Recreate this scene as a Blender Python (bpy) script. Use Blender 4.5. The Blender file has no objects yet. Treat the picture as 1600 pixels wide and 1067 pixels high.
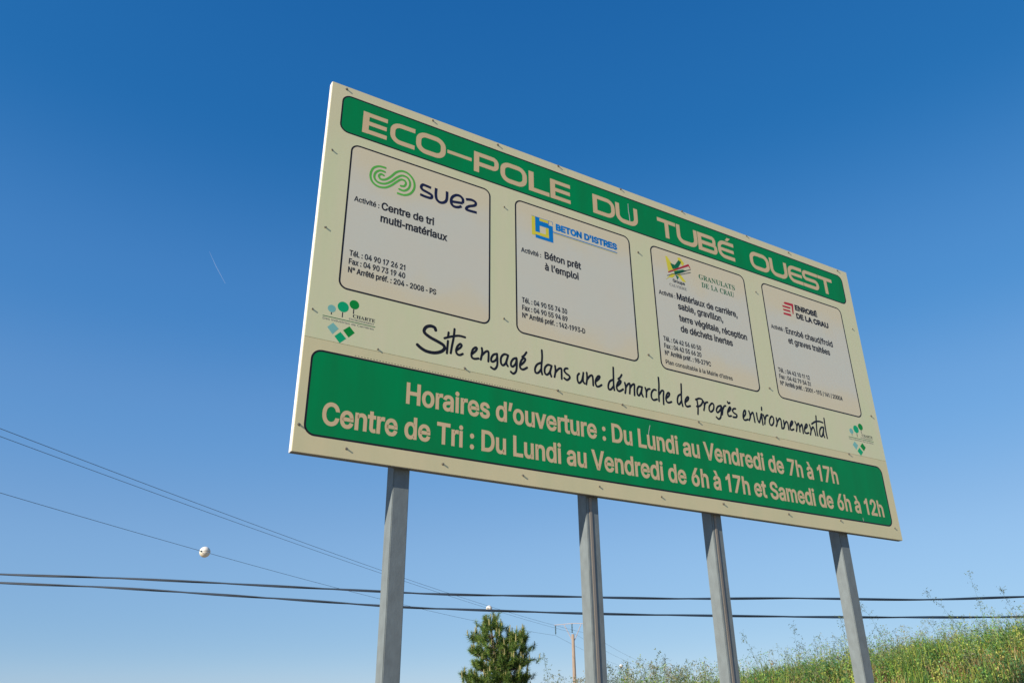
import bpy, bmesh, math, random
import numpy as np
from mathutils import Vector, Matrix
from mathutils.geometry import tessellate_polygon

# ------------------------------------------------------------------ camera, sky, sun, exposure
SC = bpy.context.scene
COL = SC.collection
cam = bpy.data.cameras.new('camera'); cam_ob = bpy.data.objects.new('camera', cam); COL.objects.link(cam_ob)
cam.sensor_width = 36.0; cam.lens = 28.08; cam.clip_start = 0.05; cam.clip_end = 20000
cx, cu, cf = (0.99996, 0.00377, -0.00811), (0.00894, -0.42166, 0.90671), (0.0, 0.90675, 0.42168)
M = Matrix(((cx[0], cu[0], -cf[0], 0), (cx[1], cu[1], -cf[1], 0), (cx[2], cu[2], -cf[2], 1.6), (0, 0, 0, 1)))
cam_ob.matrix_world = M
SC.camera = cam_ob

SUN = Vector((-1.477, -1.428, 1.0)).normalized()          # towards the sun
sun = bpy.data.lights.new('sun', 'SUN'); sun.energy = 5.0; sun.angle = math.radians(0.53); sun.color = (1.0, 0.91, 0.77)
sun_ob = bpy.data.objects.new('sun', sun); COL.objects.link(sun_ob)
sun_ob.rotation_euler = SUN.to_track_quat('Z', 'Y').to_euler()
W = bpy.data.worlds.new('World'); SC.world = W; W.use_nodes = True
nt = W.node_tree; bg = nt.nodes['Background']
sky = nt.nodes.new('ShaderNodeTexSky'); sky.sky_type = 'NISHITA'; sky.sun_disc = False
sky.sun_elevation = math.asin(SUN.z); sky.sun_rotation = math.atan2(SUN.x, SUN.y)
sky.altitude = 0; sky.air_density = 0.7; sky.dust_density = 0.0; sky.ozone_density = 6.0
# colour response of the sky: a per-channel contrast curve and a smooth tint by elevation, the same all round
N_ = nt.nodes.new; LK = nt.links.new
SKY_S = 0.12
sep = N_('ShaderNodeSeparateColor'); LK(sky.outputs[0], sep.inputs[0]); cmb = N_('ShaderNodeCombineColor')
for i, (pw, ml) in enumerate(((.85, .78), (.63, .72), (.42, .80))):
    m1 = N_('ShaderNodeMath'); m1.operation = 'MULTIPLY'; m1.inputs[1].default_value = 0.15; LK(sep.outputs[i], m1.inputs[0])
    m2 = N_('ShaderNodeMath'); m2.operation = 'POWER'; m2.inputs[1].default_value = pw; LK(m1.outputs[0], m2.inputs[0])
    m3 = N_('ShaderNodeMath'); m3.operation = 'MULTIPLY'; m3.inputs[1].default_value = ml * 1.3 / SKY_S / 2 ** 0.35; LK(m2.outputs[0], m3.inputs[0]); LK(m3.outputs[0], cmb.inputs[i])
tcw = N_('ShaderNodeTexCoord'); sx = N_('ShaderNodeSeparateXYZ'); LK(tcw.outputs['Generated'], sx.inputs[0])
rmp = N_('ShaderNodeValToRGB'); rmp.color_ramp.interpolation = 'EASE'; LK(sx.outputs['Z'], rmp.inputs['Fac'])
STOPS = ((0.0, (.86, .88, .89)), (.05, (.93, .92, .91)), (.19, (1.22, 1.08, 1.0)), (.32, (1.06, 1.09, 1.05)), (.44, (.72, 1.0, 1.03)), (.64, (.28, .79, .90)), (.85, (.20, .72, .86)))
while len(rmp.color_ramp.elements) < len(STOPS): rmp.color_ramp.elements.new(0.5)
for e, (p, c) in zip(rmp.color_ramp.elements, STOPS): e.position = p; e.color = tuple(v / 1.3 for v in c) + (1,)
mxw = N_('ShaderNodeMix'); mxw.data_type = 'RGBA'; mxw.blend_type = 'MULTIPLY'; mxw.inputs[0].default_value = 1.0
LK(cmb.outputs[0], mxw.inputs[6]); LK(rmp.outputs[0], mxw.inputs[7])
LK(mxw.outputs[2], bg.inputs['Color']); bg.inputs['Strength'].default_value = SKY_S
SC.view_settings.view_transform = 'Standard'; SC.view_settings.look = 'None'
SC.view_settings.exposure = 0.35; SC.view_settings.gamma = 1.0
SC.view_settings.use_curve_mapping = False

rng = random.Random(7)
nrg = np.random.default_rng(11)

# ------------------------------------------------------------------ helpers
def tag(o, label=None, cat=None, group=None, kind=None):
    for k, v in (('label', label), ('category', cat), ('group', group), ('kind', kind)):
        if v: o[k] = v
    return o

def obj(name, mesh, mat=None, parent=None):
    if mat is not None and not mesh.materials: mesh.materials.append(mat)
    o = bpy.data.objects.new(name, mesh); COL.objects.link(o)
    if parent: o.parent = parent
    return o

def empty(name, loc=(0, 0, 0), rz=0.0):
    o = bpy.data.objects.new(name, None); COL.objects.link(o); o.location = loc; o.rotation_euler = (0, 0, rz)
    o.empty_display_size = 0.2
    return o

def mesh_from(name, verts, faces, smooth=False):
    me = bpy.data.meshes.new(name); me.from_pydata([tuple(v) for v in verts], [], faces); me.update()
    if smooth:
        for p in me.polygons: p.use_smooth = True
    return me

def node_mat(name, color, rough=0.6, metal=0.0, var=0.0, scale=6.0, bump=0.0, bscale=40.0, color2=None, detail=5, spec=0.5, stretch=None):
    m = bpy.data.materials.new(name); m.use_nodes = True
    n = m.node_tree.nodes; l = m.node_tree.links; b = n['Principled BSDF']
    b.inputs['Roughness'].default_value = rough; b.inputs['Metallic'].default_value = metal
    b.inputs['Specular IOR Level'].default_value = spec
    tc = n.new('ShaderNodeTexCoord'); src = tc.outputs['Object']
    if stretch:
        mp = n.new('ShaderNodeMapping'); mp.inputs['Scale'].default_value = stretch
        l.new(src, mp.inputs['Vector']); src = mp.outputs[0]
    if color2 is None: color2 = tuple(c * (1 - var) for c in color)
    nz = n.new('ShaderNodeTexNoise'); nz.inputs['Scale'].default_value = scale; nz.inputs['Detail'].default_value = detail
    l.new(src, nz.inputs['Vector'])
    r = n.new('ShaderNodeValToRGB'); r.color_ramp.elements[0].position = 0.32; r.color_ramp.elements[1].position = 0.68
    r.color_ramp.elements[0].color = (*color, 1); r.color_ramp.elements[1].color = (*color2, 1)
    l.new(nz.outputs['Fac'], r.inputs['Fac']); l.new(r.outputs[0], b.inputs['Base Color'])
    if bump:
        nb = n.new('ShaderNodeTexNoise'); nb.inputs['Scale'].default_value = bscale; nb.inputs['Detail'].default_value = 4
        l.new(src, nb.inputs['Vector'])
        bp = n.new('ShaderNodeBump'); bp.inputs['Strength'].default_value = bump; bp.inputs['Distance'].default_value = 0.01
        l.new(nb.outputs['Fac'], bp.inputs['Height']); l.new(bp.outputs[0], b.inputs['Normal'])
    return m

def attr_mat(name, rough=0.6, trans=0.25):
    """plant material: colour from the per-leaf 'tint' attribute, some light passing through"""
    m = bpy.data.materials.new(name); m.use_nodes = True
    n = m.node_tree.nodes; l = m.node_tree.links; b = n['Principled BSDF']
    a = n.new('ShaderNodeAttribute'); a.attribute_name = 'tint'
    b.inputs['Roughness'].default_value = rough; b.inputs['Specular IOR Level'].default_value = 0.25
    l.new(a.outputs['Color'], b.inputs['Base Color'])
    t = n.new('ShaderNodeBsdfTranslucent'); l.new(a.outputs['Color'], t.inputs['Color'])
    mx = n.new('ShaderNodeMixShader'); mx.inputs[0].default_value = trans
    l.new(b.outputs[0], mx.inputs[1]); l.new(t.outputs[0], mx.inputs[2]); l.new(mx.outputs[0], n['Material Output'].inputs['Surface'])
    return m

MAT = {}
MAT['cream'] = node_mat('cream_film', (0.685, 0.685, 0.405), 0.5, color2=(0.735, 0.675, 0.43), scale=2.4, detail=9, stretch=(2.4, 2.4, 0.6), bump=0.03, bscale=9, spec=0.3)
MAT['tan'] = node_mat('tan_film', (0.73, 0.62, 0.36), 0.5, color2=(0.665, 0.60, 0.345), scale=2.2, detail=9, stretch=(2.4, 2.4, 0.7), bump=0.03, bscale=9, spec=0.3)
MAT['edge'] = node_mat('white_edge', (0.85, 0.83, 0.78), 0.5, var=0.12, scale=12)
MAT['back'] = node_mat('board_back', (0.12, 0.12, 0.115), 0.6, var=0.2, scale=5)
MAT['green'] = node_mat('green_film', (0.0, 0.262, 0.078), 0.5, color2=(0.004, 0.215, 0.064), scale=2.6, detail=9, stretch=(2.6, 2.6, 0.5), bump=0.02, bscale=8, spec=0.12)
MAT['panel'] = node_mat('panel_film', (0.675, 0.65, 0.535), 0.5, color2=(0.70, 0.645, 0.515), scale=2.4, bump=0.02, bscale=8, spec=0.3)
def stain(m, zc, half, col, power=1.0, xy=None):
    """sun-yellowed film: the colour drifts to a warm tone towards the top and bottom of the printed field"""
    n = m.node_tree.nodes; l = m.node_tree.links; b = n['Principled BSDF']; old = b.inputs['Base Color'].links[0].from_socket
    tc = n.new('ShaderNodeTexCoord'); sp = n.new('ShaderNodeSeparateXYZ'); l.new(tc.outputs['Object'], sp.inputs[0])
    a = n.new('ShaderNodeMath'); a.operation = 'SUBTRACT'; a.inputs[1].default_value = zc; l.new(sp.outputs['Z'], a.inputs[0])
    c = n.new('ShaderNodeMath'); c.operation = 'ABSOLUTE'; l.new(a.outputs[0], c.inputs[0])
    nz = n.new('ShaderNodeTexNoise'); nz.inputs['Scale'].default_value = 2.7; nz.inputs['Detail'].default_value = 6; l.new(tc.outputs['Object'], nz.inputs['Vector'])
    ad = n.new('ShaderNodeMath'); ad.operation = 'MULTIPLY_ADD'; ad.inputs[1].default_value = 0.5; l.new(nz.outputs['Fac'], ad.inputs[0]); l.new(c.outputs[0], ad.inputs[2])
    mr = n.new('ShaderNodeMapRange'); mr.inputs['From Min'].default_value = half * .45 + .25; mr.inputs['From Max'].default_value = half + .27; mr.interpolation_type = 'SMOOTHSTEP'; l.new(ad.outputs[0], mr.inputs['Value'])
    mx = n.new('ShaderNodeMix'); mx.data_type = 'RGBA'; l.new(mr.outputs[0], mx.inputs[0]); l.new(old, mx.inputs[6]); mx.inputs[7].default_value = (*col, 1)
    l.new(mx.outputs[2], b.inputs['Base Color'])
stain(MAT['panel'], 2.839 + 1.50, 0.46, (0.74, 0.635, 0.43)); stain(MAT['cream'], 2.839 + 1.25, 1.2, (0.73, 0.65, 0.40))
MAT['peach'] = node_mat('peach_print', (0.72, 0.50, 0.29), 0.5, color2=(0.655, 0.49, 0.27), scale=5, spec=0.3)
MAT['black'] = node_mat('black_print', (0.014, 0.012, 0.018), 0.5, var=0.3, scale=6, spec=0.3)
MAT['soft_black'] = node_mat('faded_black_print', (0.032, 0.028, 0.032), 0.5, var=0.3, scale=9, spec=0.3)
MAT['navy'] = node_mat('navy_print', (0.012, 0.014, 0.055), 0.5, var=0.2, spec=0.3)
MAT['lime'] = node_mat('lime_print', (0.12, 0.50, 0.07), 0.5, var=0.1, spec=0.3)
MAT['blue'] = node_mat('blue_print', (0.0, 0.22, 0.62), 0.5, var=0.1, spec=0.3)
MAT['yellow'] = node_mat('yellow_print', (0.80, 0.68, 0.05), 0.5, var=0.1, spec=0.3)
MAT['leafgreen'] = node_mat('leaf_green_print', (0.005, 0.16, 0.06), 0.5, var=0.1, spec=0.3)
MAT['red'] = node_mat('red_print', (0.55, 0.012, 0.03), 0.5, var=0.15, spec=0.3)
MAT['grey'] = node_mat('grey_print', (0.30, 0.28, 0.24), 0.5, var=0.2, spec=0.3)
MAT['darkgreen'] = node_mat('dark_green_print', (0.0, 0.27, 0.035), 0.5, var=0.1, spec=0.3)
MAT['midgreen'] = node_mat('mid_green_print', (0.0, 0.42, 0.17), 0.5, var=0.1, spec=0.3)
MAT['teal'] = node_mat('pale_teal_print', (0.22, 0.52, 0.46), 0.5, var=0.1, spec=0.3)
MAT['white'] = node_mat('pale_print', (0.72, 0.70, 0.64), 0.5, var=0.05, spec=0.3)
MAT['zinc'] = node_mat('galvanised_steel', (0.182, 0.212, 0.218), 0.7, metal=0.0, color2=(0.150, 0.172, 0.176), scale=16, bump=0.06, bscale=60, stretch=(1.5, 1.5, 0.8), detail=10)
MAT['seam'] = node_mat('weathered_seam', (0.27, 0.235, 0.20), 0.7, metal=0.0, color2=(0.20, 0.175, 0.15), scale=4, stretch=(8, 8, 0.35), detail=6)
MAT['bolt'] = node_mat('screw_steel', (0.34, 0.34, 0.30), 0.45, metal=0.4, color2=(0.20, 0.15, 0.10), scale=30)
MAT['cable'] = node_mat('hazed_cable_sheath', (0.016, 0.034, 0.062), 0.55, var=0.3, scale=4)  # black sheath, with the blue of the haze put into its colour
MAT['wire'] = node_mat('wire_metal', (0.10, 0.11, 0.12), 0.5, metal=0.3, var=0.2, scale=1)
MAT['ball'] = node_mat('marker_plastic', (0.82, 0.80, 0.76), 0.5, color2=(0.74, 0.62, 0.46), scale=2.2)
MAT['wood'] = node_mat('pole_wood', (0.36, 0.27, 0.20), 0.85, color2=(0.27, 0.20, 0.15), scale=3, stretch=(4, 4, 0.4), bump=0.2, bscale=15)
MAT['arm'] = node_mat('arm_steel', (0.50, 0.42, 0.40), 0.6, metal=0.2, var=0.2, scale=4)
MAT['glass'] = node_mat('insulator_glass', (0.05, 0.09, 0.10), 0.2, var=0.2, scale=4)
MAT['bark'] = node_mat('pine_bark', (0.30, 0.21, 0.14), 0.9, color2=(0.17, 0.12, 0.08), scale=14, bump=0.4, bscale=40)
MAT['candle'] = node_mat('pine_candle', (0.42, 0.33, 0.15), 0.8, color2=(0.30, 0.30, 0.10), scale=9)
MAT['soil'] = node_mat('dry_soil', (0.34, 0.27, 0.18), 0.95, color2=(0.22, 0.18, 0.10), scale=1.4, bump=0.5, bscale=12, detail=10)
MAT['plant'] = attr_mat('plant_leaf')
MAT['needle'] = attr_mat('needle_leaf', 0.5, 0.12)

# ------------------------------------------------------------------ baked outlines (board metres / glyph units)
GLYPHS = {"inter":{"A":[0.48,["16,0 201,509 276,509 463,0 395,0 287,302 264,372 232,478 245,478 213,371 191,302 85,0","110,142 110,199 370,199 370,142"]],
"B":[0.456,["60,0 60,509 241,509 289,504 329,491 359,469 381,442 394,410 398,374 395,344 387,320 356,286 315,267 315,262 339,257 363,245 385,227 402,203 414,173 418,136 413,100 400,67 377,39 344,18 301,4 247,0","125,57 245,57 296,63 330,80 349,105 355,137 352,161 342,184 327,203 306,218 279,228 248,231 125,231","125,285 238,285 288,296 308,309 323,326 333,348 336,372 330,403 313,429 283,446 240,452 125,452"]],
"C":[0.51,["267,-7 225,-3 186,7 150,25 119,49 92,79 70,115 53,157 44,203 40,254 44,305 53,352 70,393 92,429 119,459 150,484 186,501 225,512 267,516 340,504 373,490 402,471 427,447 448,418 463,385 473,348 408,348 389,395 357,428 315,449 267,456 223,450 184,432 150,403 125,364 109,314 103,254 109,194 125,145 151,105 184,76 223,59 267,53 315,60 357,81 389,114 408,160 473,160 463,124 448,91 428,62 402,38 373,19 341,5 305,-4"]],
"D":[0.502,["219,0 96,0 96,57 215,57 272,63 318,81 354,110 379,149 394,198 399,255 394,312 379,361 354,399 320,428 275,446 221,452 93,452 93,509 225,509 273,505 315,495 353,478 399,441 433,391 449,351 458,306 462,255 458,205 449,159 433,119 411,83 384,54 351,31 312,14 268,3","125,509 125,0 60,0 60,509"]],
"E":[0.419,["60,0 60,509 372,509 372,452 125,452 125,286 355,286 355,229 125,229 125,57 375,57 375,0"]],
"F":[0.41,["60,0 60,509 369,509 369,452 125,452 125,278 346,278 346,221 125,221 125,0"]],
"G":[0.52,["269,-7 225,-3 185,7 149,25 118,49 91,79 69,116 53,157 43,203 40,254 43,305 53,352 69,393 91,429 117,459 149,484 184,501 223,512 265,516 304,513 340,504 374,489 403,469 429,445 449,416 465,384 474,349 408,349 387,393 356,427 315,448 265,456 222,450 183,432 150,404 125,364 109,314 103,254 109,194 125,145 151,105 184,76 224,59 269,53 309,57 345,71 374,93 396,123 410,160 415,202 434,199 283,199 283,256 478,256 478,200 471,141 451,91 419,50 377,19 326,0"]],
"H":[0.517,["60,0 60,509 125,509 125,289 392,289 392,509 457,509 457,0 392,0 392,232 125,232 125,0"]],
"I":[0.3,["31,0 31,57 118,57 118,452 31,452 31,509 269,509 269,452 183,452 183,57 269,57 269,0"]],
"L":[0.393,["60,0 60,509 125,509 125,57 361,57 361,0"]],
"M":[0.628,["60,0 60,509 152,509 277,187 287,159 299,123 311,84 322,49 307,49 318,83 330,121 342,158 352,187 476,509 568,509 568,0 504,0 504,291 504,327 505,369 506,413 507,457 513,457 498,409 482,363 467,322 456,291 342,0 286,0 170,291 159,321 145,361 129,408 112,457 119,457 120,416 121,372 122,328 122,291 122,0"]],
"N":[0.523,["60,0 60,509 136,509 343,183 363,151 388,107 414,55 405,54 401,108 399,157 399,195 399,509 463,509 463,0 387,0 202,290 177,331 148,381 108,452 119,454 122,384 124,328 125,291 125,0"]],
"O":[0.533,["267,-7 225,-3 186,7 150,25 119,49 92,79 70,115 53,157 44,203 40,254 44,305 53,352 70,393 92,429 119,459 150,484 186,501 225,512 267,516 309,512 348,501 384,484 415,459 442,429 464,393 480,352 490,305 493,254 490,203 480,157 464,115 442,79 415,49 384,25 348,7 309,-3","267,53 310,59 349,76 383,105 408,144 425,194 430,254 425,314 408,365 383,404 349,433 310,450 267,456 223,450 184,433 151,404 125,364 109,314 103,254 109,194 125,144 151,105 184,76 223,59"]],
"P":[0.445,["60,0 60,509 235,509 289,503 332,487 366,462 390,430 404,391 409,348 404,304 390,265 366,233 332,207 289,191 235,186 109,186 109,242 233,242 269,246 297,256 318,272 333,294 342,319 344,348 342,376 333,402 318,423 297,439 268,449 232,452 125,452 125,0"]],
"R":[0.449,["60,0 60,509 236,509 290,504 333,489 367,465 390,433 405,395 409,352 405,309 390,271 367,240 333,217 289,203 236,198 96,198 96,255 234,255 269,258 298,267 319,281 334,300 342,324 345,352 342,380 334,405 319,425 298,440 269,449 233,452 125,452 125,0","353,0 230,229 303,229 428,0"]],
"S":[0.447,["224,-9 172,-4 128,9 91,31 64,60 46,96 38,137 104,137 110,110 123,88 142,71 166,59 224,49 257,52 286,60 311,74 329,92 341,114 346,139 342,161 332,179 296,205 245,222 184,239 128,260 86,289 60,326 52,372 58,413 75,448 102,476 138,498 180,511 227,516 275,511 316,498 351,476 377,449 394,415 401,378 337,378 326,412 302,437 267,453 225,459 194,456 167,448 145,435 129,418 118,398 115,376 119,352 131,334 169,308 212,293 264,279 312,264 359,238 395,198 405,171 408,139 403,99 386,64 360,34 323,11 278,-4"]],
"T":[0.449,["32,452 32,509 417,509 417,452 257,452 257,0 193,0 193,452"]],
"U":[0.517,["259,-8 203,-2 154,15 114,43 85,80 66,124 60,173 60,509 124,509 124,178 128,144 141,113 160,87 187,68 220,56 259,52 298,56 331,68 357,87 377,113 389,144 393,178 393,509 457,509 457,173 451,124 433,80 403,43 363,15 315,-2"]],
"V":[0.48,["204,0 16,509 84,509 192,206 215,137 248,31 235,31 267,138 290,206 395,509 463,509 278,0"]],
"a":[0.389,["160,-9 126,-5 94,5 68,22 48,45 35,73 30,108 34,138 43,161 58,179 78,193 125,211 178,220 234,227 265,235 273,243 276,255 276,257 267,297 240,322 196,331 149,322 118,301 100,274 41,291 57,322 79,346 104,364 133,375 194,384 239,379 286,360 306,343 322,320 333,290 337,251 337,0 277,0 277,52 272,52 252,25 215,1","170,45 202,49 228,59 248,74 263,93 272,115 276,138 276,190 259,182 231,176 200,171 175,168 134,159 103,139 95,124 92,105 102,72 130,52"]],
"b":[0.424,["229,-8 198,-5 172,4 138,31 118,59 112,59 112,0 53,0 53,509 114,509 114,319 118,319 137,346 171,373 197,381 229,384 274,378 313,361 345,332 370,293 385,245 390,189 385,133 370,84 346,45 313,16 274,-2","220,47 253,51 279,66 301,88 316,117 325,151 328,189 325,227 316,261 301,290 280,311 253,325 220,330 188,325 161,312 140,291 125,263 116,229 113,189 116,150 125,115 140,86 162,65 188,51"]],
"c":[0.396,["207,-8 159,-2 117,16 82,46 56,85 40,133 34,187 40,243 56,291 82,330 117,360 159,378 207,384 260,377 305,356 340,322 362,277 303,262 290,289 270,311 242,325 207,330 173,325 145,310 124,287 108,258 99,224 96,187 99,151 108,117 124,89 145,66 173,51 207,46 243,52 271,66 292,89 304,117 363,102 341,56 306,21 261,-1"]],
"d":[0.424,["195,-8 151,-2 111,16 79,45 55,84 39,133 34,189 39,245 55,293 79,332 112,361 151,378 196,384 228,381 253,373 287,346 306,319 311,319 311,509 372,509 372,0 313,0 313,59 307,59 287,31 252,4 227,-5","205,47 236,51 263,65 284,86 299,115 309,150 312,189 309,229 300,263 284,291 263,312 237,325 205,330 172,325 145,311 124,290 108,261 99,227 96,189 99,151 109,117 124,88 145,66 172,51"]],
"e":[0.404,["212,-8 161,-2 117,16 82,46 56,85 40,132 34,187 39,242 55,290 81,329 115,359 157,378 205,384 266,374 294,361 319,341 341,315 357,282 368,242 371,194 371,169 75,169 75,221 338,221 310,202 307,237 298,269 283,294 263,314 237,326 205,330 173,326 146,313 125,294 109,270 99,241 96,211 96,178 100,139 110,106 128,80 151,61 179,50 212,46 254,53 285,73 306,105 365,91 353,63 335,39 311,19 283,4 249,-5"]],
"f":[0.254,["228,379 228,327 6,327 6,379","81,0 81,432 84,461 96,486 113,505 135,519 187,530 222,527 243,521 227,468 215,472 195,474 171,470 154,460 145,443 142,419 142,0"]],
"g":[0.425,["207,-151 168,-148 134,-140 82,-110 51,-69 101,-41 122,-66 154,-88 207,-97 249,-92 282,-75 304,-47 311,-6 311,68 306,68 287,41 252,16 227,8 195,5 152,10 113,27 80,53 55,90 39,136 34,191 39,246 55,293 80,332 112,361 152,378 196,384 228,382 253,373 288,346 308,319 313,319 313,379 372,379 372,-9 367,-54 350,-90 324,-117 291,-136 251,-147","205,59 237,63 264,75 285,95 300,121 309,154 312,193 309,231 300,264 285,291 264,312 237,325 205,330 172,325 145,312 124,290 109,262 99,229 96,193 99,155 109,123 124,96 145,76 172,63"]],
"h":[0.41,["114,227 114,0 53,0 53,509 114,509 114,287 102,287 124,332 152,362 187,379 227,384 264,380 295,369 321,349 341,321 353,285 357,240 357,0 296,0 296,235 290,275 273,304 246,323 210,329 184,326 161,317 141,303 126,283 117,257"]],
"i":[0.167,["53,0 53,379 114,379 114,0","84,443 67,446 54,455 44,468 41,483 44,499 54,512 67,521 84,524 100,521 114,512 123,499 126,483 123,468 114,455 100,446"]],
"l":[0.189,["139,-2 101,3 74,20 58,47 53,84 53,509 114,509 114,99 120,62 130,54 146,52 160,53 170,54 181,3 162,-1"]],
"m":[0.61,["53,0 53,379 112,379 112,295 108,295 118,323 132,346 172,376 219,386 257,380 287,361 309,331 321,295 312,295 322,321 337,343 381,375 437,386 468,383 497,372 522,354 541,328 553,296 557,255 557,0 496,0 496,254 490,289 473,313 447,326 419,330 395,328 374,320 345,290 335,247 335,0 274,0 274,260 269,288 253,311 229,326 199,330 158,320 140,307 126,289 117,266 114,238 114,0"]],
"n":[0.41,["114,227 114,0 53,0 53,379 112,379 112,287 102,287 124,332 152,362 187,379 227,384 264,380 295,369 321,349 341,321 353,285 357,240 357,0 296,0 296,235 290,275 273,304 246,323 210,329 184,326 161,317 141,303 126,283 117,257"]],
"o":[0.415,["207,-8 159,-2 117,16 82,46 56,85 40,133 34,187 40,243 56,291 82,330 117,360 159,378 207,384 256,378 299,360 333,330 359,291 376,243 381,187 376,133 359,85 333,46 299,16 256,-2","207,46 242,51 270,66 292,89 307,117 316,151 319,187 316,224 307,258 292,287 270,310 242,325 207,330 173,325 145,310 124,287 108,258 99,224 96,187 99,151 108,117 124,89 145,66 173,51"]],
"p":[0.424,["53,-143 53,379 112,379 112,319 118,319 137,346 171,373 197,381 229,384 274,378 313,361 345,332 370,293 385,245 390,189 385,133 370,84 346,45 313,16 274,-2 229,-8 198,-5 173,4 138,31 118,59 114,59 114,-143","220,47 253,51 279,66 301,88 316,117 325,151 328,189 325,227 316,261 301,290 280,311 253,325 220,330 188,325 161,312 140,291 125,263 116,229 113,189 116,150 125,115 140,86 162,65 188,51"]],
"r":[0.259,["53,0 53,379 112,379 112,321 115,321 130,347 152,367 181,380 213,385 229,384 243,384 243,322 230,324 207,326 182,323 159,315 140,301 126,284 117,262 114,237 114,0"]],
"s":[0.365,["182,-8 145,-5 112,3 84,18 62,38 45,63 36,94 94,107 105,79 124,60 150,49 181,45 217,50 244,62 262,81 268,103 265,121 254,136 237,147 212,155 149,170 104,186 72,208 53,237 47,274 51,305 65,332 87,354 115,370 149,381 187,384 223,381 254,372 279,358 299,339 324,290 268,277 258,298 243,316 219,328 187,333 156,329 131,317 114,299 109,277 112,258 124,243 172,223 229,209 275,194 306,171 325,142 331,107 326,75 312,47 290,24 260,6 223,-5"]],
"t":[0.227,["204,379 204,327 6,327 6,379","65,471 126,471 126,98 128,76 136,61 150,53 170,50 185,51 202,54 213,2 192,-3 168,-4 125,2 92,21 72,52 65,93"]],
"u":[0.41,["182,-5 146,-1 115,11 89,31 69,59 57,95 53,139 53,379 114,379 114,144 119,105 137,75 164,56 200,50 226,53 249,62 268,77 283,97 293,122 296,153 296,379 357,379 357,0 298,0 298,92 307,92 286,47 257,17 222,0"]],
"v":[0.389,["163,0 17,379 84,379 165,155 187,87 206,21 184,21 203,87 224,155 305,379 371,379 226,0"]],
"x":[0.379,["21,0 171,218 171,171 29,379 100,379 147,306 179,253 207,206 175,206 202,253 233,306 282,379 352,379 209,169 209,214 358,0 287,0 231,85 200,136 173,182 205,182 178,136 148,85 91,0"]],
"0":[0.453,["227,-7 174,1 130,24 95,62 69,113 57,155 50,202 48,254 50,306 57,353 69,395 95,447 130,484 174,508 227,516 279,508 323,484 358,447 384,395 396,353 403,306 405,254 403,202 396,155 384,113 359,62 323,24 279,1","227,50 261,56 290,74 313,103 330,144 340,194 344,254 340,314 330,365 313,405 290,435 261,453 227,460 192,453 163,435 140,405 123,365 113,314 109,254 113,194 123,144 140,103 163,74 192,56"]],
"1":[0.36,["175,0 175,395 120,365 60,345 60,400 125,432 170,470 190,509 240,509 240,0"]],
"2":[0.453,["64,0 64,47 234,229 282,282 311,327 320,371 317,397 308,419 293,436 273,449 224,460 196,457 172,447 153,433 139,413 130,390 127,362 66,362 71,405 86,442 111,473 143,496 182,511 225,516 268,511 306,497 337,474 361,445 376,411 381,372 371,318 336,259 267,180 153,60 153,57 389,57 389,0"]],
"3":[0.453,["218,-7 173,-3 133,10 98,30 70,57 52,91 44,132 109,132 115,107 126,87 144,71 165,59 219,50 275,61 297,74 315,93 325,116 329,145 326,172 316,196 299,217 275,234 242,244 201,248 157,248 157,299 288,448 288,452 70,452 70,509 372,509 372,461 211,278 211,289 264,288 308,276 344,253 371,222 387,186 393,145 387,103 370,66 344,36 309,12 266,-2"]],
"4":[0.453,["40,105 40,158 247,509 311,509 109,166 109,163 413,163 413,105","282,0 282,121 282,146 282,318 343,318 343,0"]],
"5":[0.453,["221,-7 178,-2 140,11 108,32 83,60 66,93 60,130 122,130 127,108 138,89 173,60 221,50 250,53 276,64 298,82 314,104 324,131 328,162 324,193 314,221 297,244 275,262 248,273 218,277 167,268 128,246 67,253 96,509 366,509 366,452 151,452 134,301 136,301 178,325 229,334 263,330 294,321 321,306 345,285 364,260 379,231 388,199 391,163 385,117 369,76 343,41 309,15 268,-1"]],
"6":[0.453,["226,-7 182,-1 142,15 109,40 84,74 69,115 64,162 68,199 80,239 137,340 252,509 322,509 151,261 145,261 165,288 196,307 235,314 278,309 316,295 346,271 370,240 384,201 389,157 384,112 368,73 343,39 310,14 271,-2","226,48 254,52 279,63 299,79 314,101 324,128 327,157 324,187 314,213 299,235 279,251 254,262 226,265 198,262 174,252 153,235 138,214 128,188 125,158 128,128 138,102 153,79 174,63 198,52"]],
"7":[0.453,["97,0 323,448 323,452 62,452 62,509 391,509 391,449 165,0"]],
"8":[0.453,["226,-7 178,-2 136,11 101,33 74,62 57,96 52,135 55,166 65,195 81,220 101,241 125,256 153,265 153,267 119,282 93,308 76,342 70,380 75,417 90,450 114,477 146,498 184,511 226,516 269,511 306,498 337,477 361,450 377,417 382,380 376,342 359,308 333,282 300,267 300,265 327,256 351,241 372,220 387,195 397,166 401,135 395,96 378,62 352,33 317,11 275,-2","226,49 258,52 285,60 307,74 323,91 333,113 337,139 333,165 322,189 305,208 283,223 256,232 226,235 196,232 169,223 147,208 130,189 119,165 115,139 119,113 129,91 145,74 167,60 195,52","226,290 274,300 293,313 307,330 316,351 319,376 316,399 308,420 294,437 275,449 226,460 177,449 159,437 145,420 136,399 133,376 136,351 145,330 159,313 178,300"]],
"9":[0.453,["226,516 271,510 310,494 343,468 368,434 384,393 389,347 385,309 373,270 315,168 200,0 130,0 301,248 307,248 287,221 257,202 218,195 175,199 137,214 106,237 83,269 68,307 64,352 69,397 85,436 110,469 143,494 182,510","226,460 199,457 174,446 154,429 138,407 129,381 125,352 129,322 138,295 154,274 174,257 199,247 226,243 254,247 279,257 299,273 314,295 324,321 327,350 324,381 314,407 299,429 279,446 254,457"]],
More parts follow.
